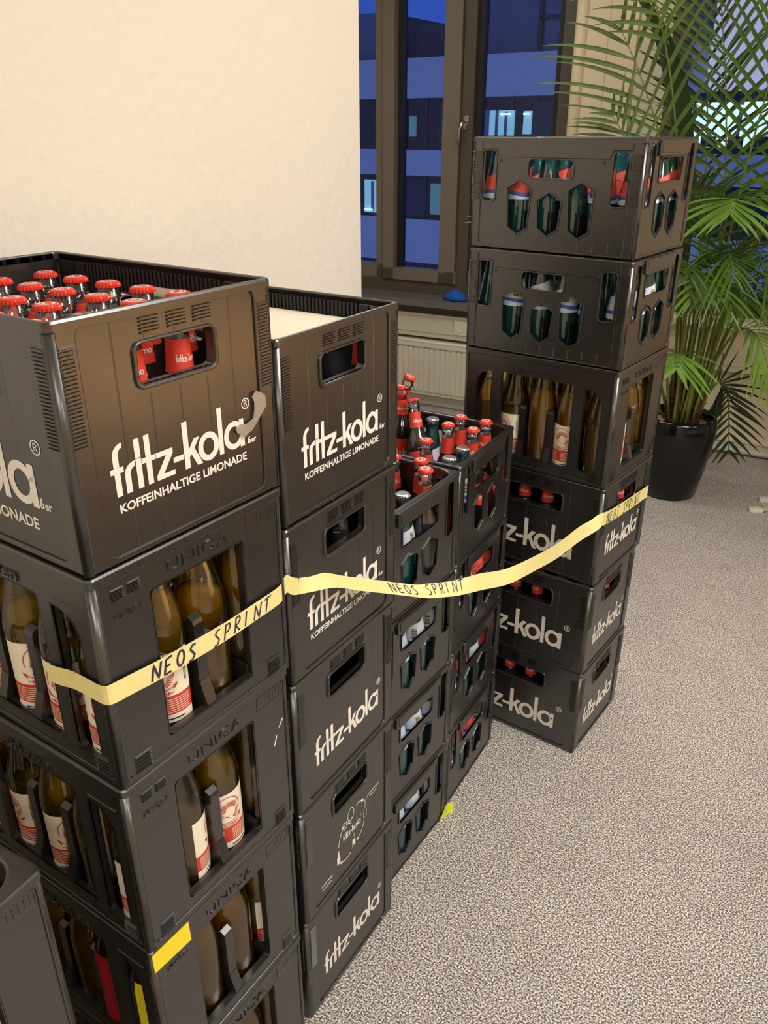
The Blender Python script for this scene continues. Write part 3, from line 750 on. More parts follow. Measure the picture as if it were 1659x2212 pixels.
    for nm, top in (('t_coral', M_CORAL), ('t_ice', M_LICE)):
        g = MB(); n = 24
        rows = [(0.098, 0.098, 1), (0.105, 0.107, 2), (0.112, 0.116, 0), (0.140, 0.166, 0)]
        vs = []; fs = []; mi = []
        for k, (za, zb, m) in enumerate(rows):
            for i in range(n + 1):
                t = i / n; z = za + (zb - za) * t + (0.003 * sin(t * 6.3) if k in (1, 2) else 0); a_ = R(-105 + 210 * t); r = ft(z) + 0.0005
                vs.append((r * sin(a_), -r * cos(a_), z))
        sub = []
        for k in range(3):
            g.add(vs, [(k * (n + 1) + i, k * (n + 1) + i + 1, (k + 1) * (n + 1) + i + 1, (k + 1) * (n + 1) + i) for i in range(n)], None, (1, 2, 0)[k], True)
        B[nm] = g.mesh('shoulder_label', [top, M_LICE, M_BLUE])
        g = MB(); fn = cyl_fn(ft, 0.0010)
        if nm == 't_coral':
            Q = stroke(bez((-0.010, 0.136), (-0.004, 0.146), (0.004, 0.134)), 0.0012) + stroke(bez((0.002, 0.138), (0.008, 0.146), (0.014, 0.138)), 0.0012) + rect(-0.008, 0.127, 0.008, 0.1285) + rect(-0.006, 0.122, 0.006, 0.1232)
            quads(g, Q, fn, 0)
        else:
            quads(g, rect(-0.012, 0.118, 0.004, 0.146), fn, 1, 4)
            for k in range(9): quads(g, rect(-0.010, 0.121 + k * 0.0026, 0.002, 0.1222 + k * 0.0026 + (0.0007 if k % 3 == 0 else 0)), cyl_fn(ft, 0.0013), 0, 3)
        B[nm + '_print'] = g.mesh('label_print', [M_BLACK, M_LWHITE])
make_bottle_meshes()
def fritz_bottle(cap='f', labels=True):
    r = thing('cola_bottle', 'x', 'bottle')
    link('glass', B['f_glass'], r); link('liquid', B['f_liquid'], r)
    if cap:
        c = link('cap', B[cap + '_cap'], r)
        if cap == 'f': link('cap_print', B['f_capprint'], c)
    if not labels: return r
    n = link('neck_label', B['f_neck'], r); link('label_print', B['f_neckprint'], n)
    n = link('body_label', B['f_body'], r); link('label_print', B['f_bodyprint'], n)
    return r
def amber_bottle(lab='label', liq='u_liquid'):
    r = thing('amber_bottle', 'x', 'bottle')
    link('glass', B['u_glass'], r); link('liquid', B[liq], r); link('cap', B['u_cap'], r)
    if lab == 'label':
        n = link('body_label', B['u_label'], r); link('label_print', B['u_print'], n)
    elif lab: link('body_label', B['u_' + lab], r)
    return r
def teal_bottle(lab='coral'):
    r = thing('teal_bottle', 'x', 'bottle')
    link('glass', B['t_glass'], r); link('liquid', B['t_liquid'], r); link('cap', B['t_cap'], r)
    n = link('shoulder_label', B['t_' + lab], r); link('label_print', B['t_' + lab + '_print'], n)
    return r
PROTO = {'f': fritz_bottle(), 'fo': fritz_bottle(None), 'fs': fritz_bottle('s'), 'fn': fritz_bottle('s', False),
         'u': amber_bottle(), 'ul': amber_bottle('label', 'u_liquid_low'), 'uh': amber_bottle('label', 'u_liquid_high'), 'ur': amber_bottle('red'), 'uy': amber_bottle('yellow'),
         'tc': teal_bottle('coral'), 'ti': teal_bottle('ice')}
BL = {'f': 'red-capped cola bottle', 'fo': 'uncapped cola bottle', 'fs': 'silver-capped cola bottle', 'fn': 'plain grey-capped bottle', 'u': 'amber lion-label bottle', 'ul': 'half-full amber lion-label bottle', 'uh': 'full amber lion-label bottle', 'ur': 'bottle with dark red wrap', 'uy': 'bottle with yellow wrap',
      'tc': 'teal bottle with coral label', 'ti': 'teal bottle with icy label'}
ORD = ['first', 'second', 'third', 'fourth', 'fifth', 'sixth']
ROWN = ['front row', 'second row', 'third row', 'window-side row']
def put(kind, s, l, x, y, z=0.009, rz=0.0, label=None, axis=None):
    """bottle standing (or leaning along axis) in crate (s, l); x from the wall end, y from the front, metres"""
    o = copy_tree(PROTO[kind])
    M = CRATE[s, l] @ Matrix.Translation((x - 0.2, y - 0.15, z))
    if axis: M = M @ Vector((0, 0, 1)).rotation_difference(Vector(axis).normalized()).to_matrix().to_4x4()
    M = M @ Matrix.Rotation(rz, 4, 'Z')
    o.matrix_world = M
    tag(o, label, 'bottle', 'bottles in the ' + crate_phrase(s, l))
    return o
def grid_put(kind, s, l, i, j, nx, px, py, rz=None, dx=0.0, dy=0.0, z=0.009):
    x = 0.2 + (i - (nx - 1) / 2) * px; y = 0.15 + (j - 1.5) * py
    lab = f"{BL[kind]}, {ORD[nx - 1 - i]} from the aisle, {ROWN[j]}, {crate_short(s, l)}"
    return put(kind, s, l, x + dx, y + dy, z, rnd.uniform(-pi, pi) if rz is None else rz, lab)
def crate_short(s, l):
    st = {'A': 'first wall stack', 'B': 'second wall stack', 'C': 'third wall stack', 'D': 'fourth wall stack', 'E': 'corner stack', 'F': 'low stack'}[s]
    return LEVEL[s][l].replace(' crate', '').replace(' down', '') + ' crate, ' + st

# first stack, top crate: capped bottles, one of them open
for j in range(4):
    for i in range(6):
        k = 'fo' if (i, j) == (4, 1) else 'f'
        grid_put(k, 'A', 4, i, j, 6, 0.065, 0.067, rz=(R(70 + rnd.uniform(-30, 30)) if i == 5 else None))
# first stack, tall-window crates: the two columns beside the aisle and the whole front row
AM = ['u', 'uh', 'u', 'ul', 'u', 'uh']
FACING = {('A', 3, 4, 0): 40, ('A', 3, 4, 1): 40, ('A', 3, 4, 2): 230, ('A', 2, 4, 1): 150, ('A', 2, 4, 2): 70, ('A', 1, 4, 1): 230, ('A', 1, 4, 2): 215}
for l in range(4):
    for j in range(4):
        for i in range(5):
            if i < 3 and j > 0: continue
            k = AM[(i * 5 + j * 3 + l * 2) % 6]
            if (l, i, j) == (1, 3, 0): k = 'ur'
            if (l, i, j) == (1, 4, 0): k = 'uy'
            dx_ = -0.010 if (l, j) == (1, 0) and i > 2 else 0.0
            grid_put(k, 'A', l, i, j, 5, 0.075, 0.071, dx=dx_, dy=dx_ * 0.3, rz=(R(FACING[('A', l, i, j)]) if ('A', l, i, j) in FACING else (R(rnd.choice([-20, 25, 60, 150])) if j == 0 else None)))
# corner stack, tall-window crate: full
FE = {(0, 0): 180, (1, 0): -20, (2, 0): 150, (3, 0): -5, (4, 0): 120, (4, 1): 70}
for j in range(4):
    for i in range(5):
        k = AM[(i * 2 + j * 5 + 1) % 6]
        grid_put(k, 'E', 3, i, j, 5, 0.075, 0.071, rz=R(FE[i, j]) if (i, j) in FE else None)
# second stack: card on teal bottles in the top crate, cola bottles behind the grips further down
for i, j in ((1, 1), (1, 3), (3, 1), (3, 3)): grid_put('ti', 'B', 4, i, j, 6, 0.065, 0.067, z=0.0095)
grid_put('f', 'B', 4, 5, 3, 6, 0.065, 0.067, rz=R(75)); grid_put('f', 'B', 4, 5, 0, 6, 0.065, 0.067, z=0.009)
grid_put('fn', 'B', 3, 5, 2, 6, 0.065, 0.067); grid_put('fn', 'B', 3, 5, 1, 6, 0.065, 0.067)
# hexagon crates, third and fourth stack
for s in 'CD':
    for l in range(3):
        for j in range(4):
            for i in (4, 5):
                grid_put('tc' if (s == 'D' and (j + l) % 3) else 'ti', s, l, i, j, 6, 0.065, 0.067, rz=R(90 + rnd.uniform(-60, 60)) if i == 5 else None)
# third stack, top crate
CS = 'top crate, third wall stack'
put('f', 'C', 3, 0.366, 0.217, 0.024, R(250), 'red-capped cola bottle nearest the rim corner, ' + CS, (0.0, 0, 1))
put('f', 'C', 3, 0.326, 0.266, 0.018, R(100), 'red-capped cola bottle half hidden behind another, ' + CS)
put('f', 'C', 3, 0.262, 0.262, 0.014, R(95), 'red-capped cola bottle beside the taller crate, ' + CS)
put('ti', 'C', 3, 0.357, 0.148, 0.010, R(95), 'teal bottle with silver cap, low beside the aisle rim, ' + CS)
put('fs', 'C', 3, 0.205, 0.232, 0.045, R(60), 'silver-capped cola bottle raised against the taller crate, ' + CS, (0.05, 0.10, 1))
put('tc', 'C', 3, 0.350, 0.062, 0.010, R(80), 'teal bottle with coral label in the front aisle corner, ' + CS)
put('f', 'C', 3, 0.290, 0.150, 0.010, R(80), 'red-capped cola bottle in the middle of the ' + CS)
# fourth stack, top crate
DS = 'top crate, fourth wall stack'
put('f', 'D', 3, 0.345, 0.258, 0.013, R(35), 'red-capped cola bottle in the window-side aisle corner, ' + DS)
put('f', 'D', 3, 0.341, 0.194, 0.013, R(70), 'red-capped cola bottle by the aisle rim, lettering cut off, ' + DS)
put('f', 'D', 3, 0.279, 0.262, 0.013, R(150), 'red-capped cola bottle standing behind two others, ' + DS)
put('f', 'D', 3, 0.277, 0.198, 0.013, R(160), 'red-capped cola bottle with plain red neck, inner side, ' + DS)
put('ti', 'D', 3, 0.205, 0.262, 0.012, R(100), 'teal bottle with silver cap behind the leaning bottle, ' + DS)
put('ti', 'D', 3, 0.352, 0.116, 0.012, R(60), 'teal bottle with silver cap below the aisle rim, ' + DS)
put('tc', 'D', 3, 0.352, 0.048, 0.012, R(70), 'teal bottle in the near aisle corner of the ' + DS)
put('f', 'D', 3, 0.226, 0.188, 0.058, R(70), 'cola bottle leaning back on top of the others, ' + DS, (-0.27, 0.22, 0.93))
put('f', 'D', 3, 0.128, 0.246, 0.066, R(40), 'upright red-capped cola bottle raised by the wall, ' + DS, (-0.02, 0.04, 1))
put('f', 'D', 3, 0.065, 0.236, 0.100, R(200), 'cola bottle leaning over furthest by the wall, ' + DS, (0.30, 0.16, 0.93))
put('f', 'D', 3, 0.280, 0.080, 0.012, R(90), 'red-capped cola bottle low behind the near rim, ' + DS)
# corner stack: hexagon crates full of teal bottles, cola crates below
FT = {(5, 5, 0): 60, (5, 4, 0): 0, (5, 3, 0): -120, (5, 2, 0): 170, (5, 1, 0): 5, (5, 0, 0): 60, (5, 5, 1): 80, (5, 5, 2): 95, (4, 1, 0): 40, (4, 2, 0): 20, (4, 5, 1): 70, (4, 5, 2): 80}
for l in (4, 5):
    for j in range(4):
        for i in range(6):
            grid_put('tc' if l == 5 else 'ti', 'E', l, i, j, 6, 0.065, 0.067, rz=R(FT[l, i, j]) if (l, i, j) in FT else None)
for l in range(3):
    for j in range(4):
        for i in range(6):
            if j == 0 or i == 5: grid_put('f', 'E', l, i, j, 6, 0.065, 0.067, rz=R(80) if i == 5 and j else R(rnd.uniform(-50, 70)))
# low stack in front: a few bottles near the visible corner
for i, j, k in ((4, 3, 'ul'), (4, 2, 'u'), (3, 3, 'uh'), (4, 1, 'u')):
    grid_put(k, 'F', 2, i, j, 5, 0.075, 0.071)
for p in list(PROTO.values()): delete_tree(p)

# ------------------------------------------------------------------ card and tapes
def in_crate(s, l, p): return tuple(CRATE[s, l] @ Vector((p[0] - 0.2, p[1] - 0.15, p[2])))
mb = MB(); Mc = CRATE['B', 4] @ Matrix.Translation((-0.2, -0.15, 0.2300))
mb.add(*sheet([mm(rrect(8, 9, 328, 290, 3))], 0.0024, 0.0006), Mc)
tag(mb.build('card_sheet', M_CARD), 'cream card sheet lying inside the top crate of the second stack', 'card')
mb = MB(); Mc = CRATE['A', 4] @ Matrix.Translation((-0.2, -0.15, 0))
mb.add([(0.200, 0.287, 0.180), (0.262, 0.287, 0.180), (0.262, 0.289, 0.236), (0.200, 0.289, 0.236), (0.200, 0.2885, 0.180), (0.262, 0.2885, 0.180), (0.262, 0.2905, 0.236), (0.200, 0.2905, 0.236)],
       [(0, 1, 2, 3), (7, 6, 5, 4), (0, 4, 5, 1), (1, 5, 6, 2), (2, 6, 7, 3), (3, 7, 4, 0)], Mc)
tag(mb.build('paper_slip', M_CARD), 'white paper slip behind the capped bottles in the first stack', 'paper')

def catmull(P, n=14):
    out = []
    for i in range(len(P) - 1):
        p0, p1, p2, p3 = P[max(i - 1, 0)], P[i], P[i + 1], P[min(i + 2, len(P) - 1)]
        for k in range(n):
            t = k / n
            out.append(tuple(0.5 * (2 * b + (c - a) * t + (2 * a - 5 * b + 4 * c - d) * t * t + (3 * b - a - 3 * c + d) * t ** 3) for a, b, c, d in zip(p0, p1, p2, p3)))
    out.append(tuple(P[-1])); return out
def face_pt(s, l, side, u, v, w): return Vector(CRATE[s, l] @ (face_M(side) @ Vector((u * MMS, v * MMS, w))))
keys = []     # centre point, up vector (half width)
def key(p, up): keys.append(tuple(p) + tuple(up))
OFF = 0.0024
for u, v in ((293, 130), (318, 134), (345, 140), (378, 141), (390, 141)): key(face_pt('A', 3, 'L', u, v, OFF), (0, 0, 0.0128))
key(face_pt('A', 3, 'L', 399, 141, 0.0008), (0, 0, 0.0128)); key(face_pt('A', 3, 'S', 1, 141, 0.0008), (0, 0, 0.0128))
for u, v in ((10, 140.5), (40, 137.5), (67, 134.5), (120, 131), (180, 128.5), (240, 129.5), (282, 131.5)): key(face_pt('A', 3, 'S', u, v, OFF), (0, 0, 0.0132))
key(face_pt('B', 3, 'S', -12, 190, 0.0075), (0, 0, 0.0140))
key(face_pt('B', 3, 'S', 2, 180, 0.0045), (0, 0, 0.0150)); key(face_pt('B', 3, 'S', 16, 171, 0.0028), (0, 0, 0.0140)); key(face_pt('B', 3, 'S', 45, 160, 0.0030), (-0.0060, 0, 0.0105))
pB = Vector((0.38786, 0.40433, 0)); pE = Vector((0.51522, 1.30811, 0)); dBE = (pE - pB).normalized(); nBE = Vector((dBE.y, -dBE.x, 0))
for s_, zc, h in ((0.010, .9405, .0080), (.061, .9125, .0078), (.138, .872, .0080), (.223, .827, .0086), (.256, .8130, .0100), (.333, .785, .0132), (.412, .7640, .0168), (.51, .7350, .0158),
                  (.62, .7215, .0186), (.71, .7160, .0195), (.80, .7215, .0180), (.865, .7190, .0135), (.893, .7205, .0140)):
    wd = 0.0185 if s_ > 0.4 else 0.0150
    o_ = math.sqrt(max(0, wd ** 2 - h ** 2)) * (1 if s_ < 0.4 else 0.5)
    key(pB + dBE * s_ + nBE * 0.004 + Vector((0, 0, zc)), nBE * (-o_) + Vector((0, 0, h)))
key(face_pt('E', 2, 'S', 2, 190, 0.0030), (0, 0, 0.0175))
for u, v in ((12, 186), (70, 178), (150, 172), (220, 167), (291, 163)): key(face_pt('E', 2, 'S', u, v, OFF), (0, 0, 0.0175))
ribbon = catmull(keys, 10)
arc = [0.0]
for a, b in zip(ribbon, ribbon[1:]): arc.append(arc[-1] + (Vector(b[:3]) - Vector(a[:3])).length)
def tape_at(t, w, off=0.0):
    """point on the tape: t metres along it, w across (-1..1)"""
    k = 0; lo, hi = 0, len(arc) - 2
    while lo < hi:
        m_ = (lo + hi + 1) // 2
        if arc[m_] <= t: lo = m_
        else: hi = m_ - 1
    k = lo; f_ = min(1.0, max(0.0, (t - arc[k]) / max(1e-9, arc[k + 1] - arc[k])))
    a, b = ribbon[k], ribbon[k + 1]; c = Vector(a[:3]).lerp(Vector(b[:3]), f_); up = Vector(a[3:]).lerp(Vector(b[3:]), f_)
    n = (Vector(b[:3]) - Vector(a[:3])).cross(up).normalized()
    return c + up * w + n * off
mb = MB(); vs = []; fs = []; N_ = 340
for i in range(N_ + 1):
    t = arc[-1] * i / N_
    for w, off in ((-1, 0.00015), (1, 0.00015), (1, -0.00015), (-1, -0.00015)): vs.append(tuple(tape_at(t, w, off)))
for i in range(N_):
    k = 4 * i
    for q in range(4): fs.append((k + q, k + (q + 1) % 4, k + 4 + (q + 1) % 4, k + 4 + q))
fs += [(0, 3, 2, 1), (4 * N_, 4 * N_ + 1, 4 * N_ + 2, 4 * N_ + 3)]
mb.add(vs, fs, None, 0, False)
tape = mb.build('masking_tape', M_TAPE); tag(tape, 'long pale yellow masking tape strung across the crate stacks, NEOS SPRINT written on it', 'tape')
LET = {'N': [[(0, 0), (.08, 1), (.62, 0), (.78, 1)]], 'E': [[(.62, 1), (.08, .92), (0, 0), (.62, .04)], [(.03, .5), (.5, .55)]],
       'O': [[(.35 + .33 * cos(R(90 + a)), .5 + .48 * sin(R(90 + a))) for a in range(0, 361, 30)]],
       'S': [[(.62, .95), (.3, .98), (.1, .75), (.35, .52), (.58, .3), (.4, .04), (0, 0)]], 'P': [[(.02, 0), (.1, 1)], [(.0, .95), (.5, .98), (.6, .7), (.4, .5), (.08, .48)]],
       'R': [[(.02, 0), (.1, 1)], [(.0, .95), (.5, .98), (.58, .72), (.4, .52), (.08, .48), (.62, 0)]], 'I': [[(.1, 0), (.16, 1)]], 'T': [[(.3, 0), (.36, 1)], [(0, .93), (.75, 1.02)]]}
hw_parts = MB()
def write(word, t0, t1, lo=-0.85, hi=0.75, pen=0.0017, mb=None):
    n = len(word); st = (t1 - t0) / n
    for i, ch in enumerate(word):
        for pl in LET.get(ch, []):
            P = []
            for a, b in zip(pl, pl[1:]):
                for k in range(4): P.append((a[0] + (b[0] - a[0]) * k / 4, a[1] + (b[1] - a[1]) * k / 4))
            P.append(pl[-1])
            jig = rnd.uniform(-0.06, 0.06)
            pts = [(t0 + (i + p[0] * .86 + 0.20 * p[1]) * st, (lo + jig + (hi - lo) * p[1]) * 0.0135) for p in P]
            quads(mb, stroke(pts, pen), lambda u, v: tuple(tape_at(u, v / 0.0135, 0.0005)))
def t_at_x(target):
    return min(range(len(ribbon)), key=lambda i: (Vector(ribbon[i][:3]) - target).length)
tA0 = arc[t_at_x(face_pt('A', 3, 'S', 0, 141, 0))]
hw_parts = MB(); write('NEOS', tA0 + 0.060, tA0 + 0.135, mb=hw_parts, pen=0.0031); hw_parts.build('handwriting', M_INK, tape)
hw_parts = MB(); write('SPRINT', tA0 + 0.158, tA0 + 0.268, mb=hw_parts, pen=0.0024); hw_parts.build('handwriting', M_INK, tape)
tF = arc[t_at_x(pB + dBE * 0.148 + Vector((0, 0, .867)))]
hw_parts = MB(); write('NEOS', tF, tF + 0.090, lo=-.6, hi=.75, mb=hw_parts, pen=0.0023); hw_parts.build('handwriting', M_INK, tape)
hw_parts = MB(); write('SPRINT', tF + 0.112, tF + 0.236, lo=-.5, hi=.9, mb=hw_parts, pen=0.0021); hw_parts.build('handwriting', M_INK, tape)
tE = arc[t_at_x(face_pt('E', 2, 'S', 12, 186, OFF))]
hw_parts = MB(); write('NEOS', tE + 0.015, tE + 0.095, mb=hw_parts, pen=0.0024); hw_parts.build('handwriting', M_BLACK, tape)
hw_parts = MB(); write('SPRINT', tE + 0.115, tE + 0.225, mb=hw_parts, pen=0.0024); hw_parts.build('handwriting', M_BLACK, tape)

def strip_on(s, l, side, poly, w, t=0.0005):
    return sheet([mm(poly)], t, 0.0), CRATE[s, l] @ face_M(side) @ sh(w)
mb = MB(); (g_, M_) = strip_on('A', 1, 'S', [(2, 247), (68, 242), (67, 279), (1.5, 281)], 0.0016); mb.add(*g_, M_)
tag(mb.build('yellow_tape', M_YTAPE), 'bright yellow tape strip stuck on the corner of the first stack', 'tape')
mb = MB(); (g_, M_) = strip_on('C', 0, 'S', [(266, 2), (299, 2), (299, 32)], 0.0022); mb.add(*g_, M_)
c1 = face_pt('C', 0, 'S', 299, 0, 0.003); c2 = face_pt('C', 0, 'S', 299, 34, 0.003)
mb.add([tuple(c1), tuple(c1 + Vector((0.010, 0.020, 0.001))), tuple(c2 + Vector((0.006, 0.022, -0.004))), tuple(c2)], [(0, 1, 2, 3)])
tag(mb.build('lime_tape', M_GTAPE), 'small lime tape scrap at the foot of the third stack', 'tape')
torn = [(261.4, 137.5), (254.7, 131.7), (258.3, 124.6), (257.5, 116.0), (254.7, 105.4), (242.1, 101.4), (231, 104), (224.1, 100.9), (226.0, 94.8), (237.9, 86.2), (246, 90), (251.5, 91.1), (262, 100), (275.0, 112.0), (278.9, 115.4), (277.4, 128.5), (270, 134)]
mb = MB(); (g_, M_) = strip_on('A', 4, 'S', torn, 0.0008, 0.0004); mb.add(*g_, M_)
tag(mb.build('torn_tape', M_CLEARTAPE), 'torn greyish clear tape beside the lettering of the first top crate', 'tape')

mb = MB()
for poly in ([(283, 201), (285.5, 200), (276, 189), (274.5, 189.5)], [(269, 180), (270, 176), (263.5, 161), (262.5, 164)], [(292, 100), (295.5, 97), (295, 88), (293.5, 92)]):
    (g_, M_) = strip_on('A', 2, 'S', poly, -0.0014, 0.0004); mb.add(*g_, M_)
cr_ = [o for o in SC.objects if o.get('label', '').endswith(crate_phrase('A', 2)) and o.get('category') == 'crate'][0]
sc_ = mb.build('scratch_mark', M_PRINT); sc_.parent = cr_; sc_.matrix_parent_inverse = CRATE['A', 2].inverted()

# ------------------------------------------------------------------ setting
def structure(o): o['kind'] = 'structure'; return o
AL = R(5.5); FO = Vector((0.37, 3.99, 0)); FX = Vector((cos(AL), sin(AL), 0)); FN = Vector((sin(AL), -cos(AL), 0))
FM = Matrix(((FX.x, 0, FN.x, FO.x), (FX.y, 0, FN.y, FO.y), (0, 1, 0, 0), (0, 0, 0, 1)))      # (u, z, d): along the window wall, up, into the room
mb = MB(); mb.box((-4, -4, -0.05), (7, 4.6, 0.0)); structure(mb.build('floor', M_CARPET))
mb = MB(); mb.box((-4, -4, 2.8), (7, 4.6, 2.9)); structure(mb.build('ceiling', M_CEIL))
mb = MB(); mb.box((-3.2, -4, 0), (-0.12, 1.228, 2.8)); structure(mb.build('wall_left', M_WALL))
mb = MB(); mb.box((5.6, -4, 0), (5.7, 4.6, 2.8)); structure(mb.build('wall_right', M_ROOMWALL))
mb = MB(); mb.box((-0.12, -3.6, 0), (5.6, -3.5, 2.8)); structure(mb.build('wall_front', M_ROOMWALL))
mb = MB(); mb.box((-3.3, 1.0, 0), (-3.2, 4.4, 2.8)); structure(mb.build('wall_side', M_ROOMWALL))
mb = MB()
mb.box((-3.7, 0, -0.30), (5.4, 0.66, 0), FM); mb.box((-3.7, 2.55, -0.30), (5.4, 2.8, 0), FM)
mb.box((-3.7, 0.66, -0.30), (-2.80, 2.55, 0), FM); mb.box((-1.085, 0.66, -0.30), (-0.60, 2.55, 0), FM); mb.box((0.85, 0.66, -0.30), (5.4, 2.55, 0), FM)
mb.box((-0.855, 0.66, 0), (-0.785, 2.55, 0.018), FM)
mb.box((-0.94, 0.66, 0), (-0.925, 2.55, 0.006), FM)
mb.add(*tube([FM @ Vector((-1.060, 0.66, -0.002)), FM @ Vector((-1.060, 2.79, -0.002))], 0.030, 16), None, 0, True)
structure(mb.build('wall_back', M_BEIGE))
mb = MB(); mb.box((-0.775, 0.70, 0.0), (-0.625, 2.55, 0.012), FM); structure(mb.build('trim_2', M_TRUNK))

def window(n, u0, u1, z0, z1, members, panes):
    mb = MB()
    for (a, b, c, d, e, f, mi) in members: mb.box((a, c, e), (b, d, f), FM, mi)
    o = structure(mb.build('window_%d' % n, [M_FRAME, M_FRAME_D, M_GASKET]))
    for a, b, c, d in panes:
        g = MB(); g.box((a, c, -0.122), (b, d, -0.116), FM); link('pane', g.mesh('pane', M_WINGLASS), o)
    return o
w1 = window(1, -2.8, -1.085, 0.66, 2.55, [
    (-2.80, -2.70, 0.66, 2.55, -0.16, -0.05, 0), (-2.80, -1.085, 2.47, 2.55, -0.16, -0.06, 0), (-2.80, -1.085, 0.66, 0.735, -0.16, -0.05, 1),
    (-2.70, -2.18, 0.735, 0.815, -0.15, -0.055, 0), (-2.17, -1.69, 0.735, 0.800, -0.15, -0.035, 0), (-1.62, -1.12, 0.735, 0.815, -0.15, -0.045, 1),
    (-2.225, -2.170, 0.735, 2.47, -0.16, -0.055, 0), (-2.170, -2.100, 0.735, 2.47, -0.15, -0.035, 0), (-2.100, -2.072, 0.800, 2.47, -0.14, -0.085, 2),
    (-1.800, -1.700, 0.735, 2.47, -0.15, -0.035, 0), (-1.700, -1.694, 0.735, 2.47, -0.16, -0.070, 2), (-1.694, -1.628, 0.735, 2.47, -0.16, -0.055, 1), (-1.628, -1.596, 0.735, 2.47, -0.14, -0.085, 2),
    (-1.195, -1.160, 0.735, 2.47, -0.14, -0.080, 2), (-1.160, -1.085, 0.66, 2.55, -0.16, -0.045, 1)],
    [(-2.70, -2.225, 0.815, 2.47), (-2.10, -1.80, 0.800, 2.47), (-1.628, -1.16, 0.815, 2.47)])
mb = MB(); mb.add(*sheet([mm(rrect(-1682, 1555, -1652, 1625, 12))], 0.008, 0.002), FM @ sh(-0.051))
mb.add(*tube([FM @ Vector(p) for p in ((-1.667, 1.595, -0.05), (-1.667, 1.595, -0.012), (-1.670, 1.585, 0.0), (-1.680, 1.560, 0.004), (-1.684, 1.520, 0.002), (-1.684, 1.475, -0.004))], [0.009, 0.009, 0.0095, 0.009, 0.008, 0.007], 10), None, 0, True)
mb.build('window_handle', M_CHROME, w1)
w2 = window(2, -0.60, 0.85, 0.70, 2.55, [
    (-0.625, -0.555, 0.66, 2.55, -0.16, 0.004, 1), (-0.60, 0.85, 0.66, 0.80, -0.16, -0.05, 1), (-0.60, 0.85, 2.47, 2.55, -0.16, -0.05, 0), (0.78, 0.85, 0.80, 2.47, -0.16, -0.05, 0)],
    [(-0.555, 0.78, 0.80, 2.47)])
mb = MB(); mb.box((-2.85, 0.622, -0.10), (-1.085, 0.662, 0.135), FM); mb.box((-2.85, 0.600, 0.0), (-1.085, 0.622, 0.10), FM, 1); mb.box((-2.85, 0.576, 0.0), (-1.085, 0.596, 0.07), FM, 1)
structure(mb.build('trim_1', [M_SILL, M_FRAME_D]))
mb = MB(); mb.box((-0.62, 0.655, -0.10), (1.0, 0.695, 0.06), FM); structure(mb.build('trim_3', M_RAD))
mb = MB(); mb.box((-0.62, 0.44, 0.0), (5.0, 0.565, 0.05), FM); mb.box((-0.62, 0.470, 0.05), (5.0, 0.535, 0.053), FM); structure(mb.build('trim_4', M_TRUNK))
mb = MB(); mb.add(*tube([FM @ Vector((-1.08, 0.024, 0.035)), FM @ Vector((5.0, 0.024, 0.035))], 0.016, 12), None, 0, True)
mb.box((-3.6, 0.0, 0.0), (5.0, 0.07, 0.018), FM); mb.box((-1.08, 0.066, 0.0), (5.0, 0.078, 0.030), FM)
structure(mb.build('baseboard_back', M_RAD))
# cable duct with a socket, radiator
t = thing('cable_duct', 'cream cable duct under the window above the radiator', 'cable duct')
mb = MB(); mb.box((-2.85, 0.438, 0.0), (-1.085, 0.572, 0.085), FM); mb.box((-2.85, 0.465, 0.085), (-1.64, 0.552, 0.089), FM); mb.build('duct_body', M_TRUNK, t)
mb = MB(); mb.add(*sheet([mm(rrect(-1632, 470, -1552, 552, 5))], 0.008, 0.002), FM @ sh(0.090)); mb.add(*lathe([(0.022, 0), (0.024, 0.003), (0.020, 0.004), (0.018, -0.001)], 20), FM @ Matrix.Translation((-1.592, 0.511, 0.093))); mb.build('socket', M_RAD, t)
t = thing('radiator', 'cream ribbed panel radiator below the window', 'radiator')
mb = MB(); mb.box((-2.75, 0.085, 0.03), (-1.15, 0.415, 0.095), FM)
mb.add(*tube([FM @ Vector((-2.75, 0.408, 0.090)), FM @ Vector((-1.15, 0.408, 0.090))], 0.010, 10), None, 0, True)
n = int(1.56 / 0.035)
for i in range(n):
    u = -2.73 + i * 0.035
    pr = [(u + 0.004, 0.0), (u + 0.010, 0.010), (u + 0.025, 0.010), (u + 0.031, 0.0)]
    vs = [(a, z, 0.095 + d_ * (0 if z in (0.095, 0.375) else 1)) for z in (0.095, 0.110, 0.360, 0.375) for a, d_ in pr]
    fs = [(k * 4 + q, k * 4 + q + 1, k * 4 + q + 5, k * 4 + q + 4) for k in range(3) for q in range(3)]
    mb.add(vs, fs, FM)
mb.box((-2.75, 0.380, 0.095), (-1.15, 0.398, 0.107), FM); mb.build('panel', M_RAD, t)
mb = MB(); mb.box((-2.72, 0.414, 0.035), (-1.18, 0.420, 0.088), FM)
mb.build('top_grille', M_TRUNK, t)
for u in (-2.5, -1.4):
    mb = MB(); mb.box((u, 0.12, 0.0), (u + 0.04, 0.36, 0.03), FM); mb.build('bracket', M_RAD, t)
# blue cloth on the sill
mb = MB(); vs, fs = lathe([(0.0, 0.0), (0.052, 0.0), (0.060, 0.010), (0.050, 0.030), (0.030, 0.046), (0.0, 0.050)], 20)
vs = [(v[0] * 1.25 * (1 + 0.12 * sin(5 * v[1] * 60)), v[1] * 0.9 * (1 + 0.15 * sin(70 * v[0])), v[2] * (1 + 0.25 * sin(60 * v[0] + 2) * cos(50 * v[1]))) for v in vs]
mb.add(vs, fs, None, 0, True); p = FM @ Vector((-1.645, 0.6625, 0.05))
o = mb.build('cleaning_cloth', M_BLUECLOTH, None, p); tag(o, 'crumpled bright blue cloth on the grey window sill', 'cloth')

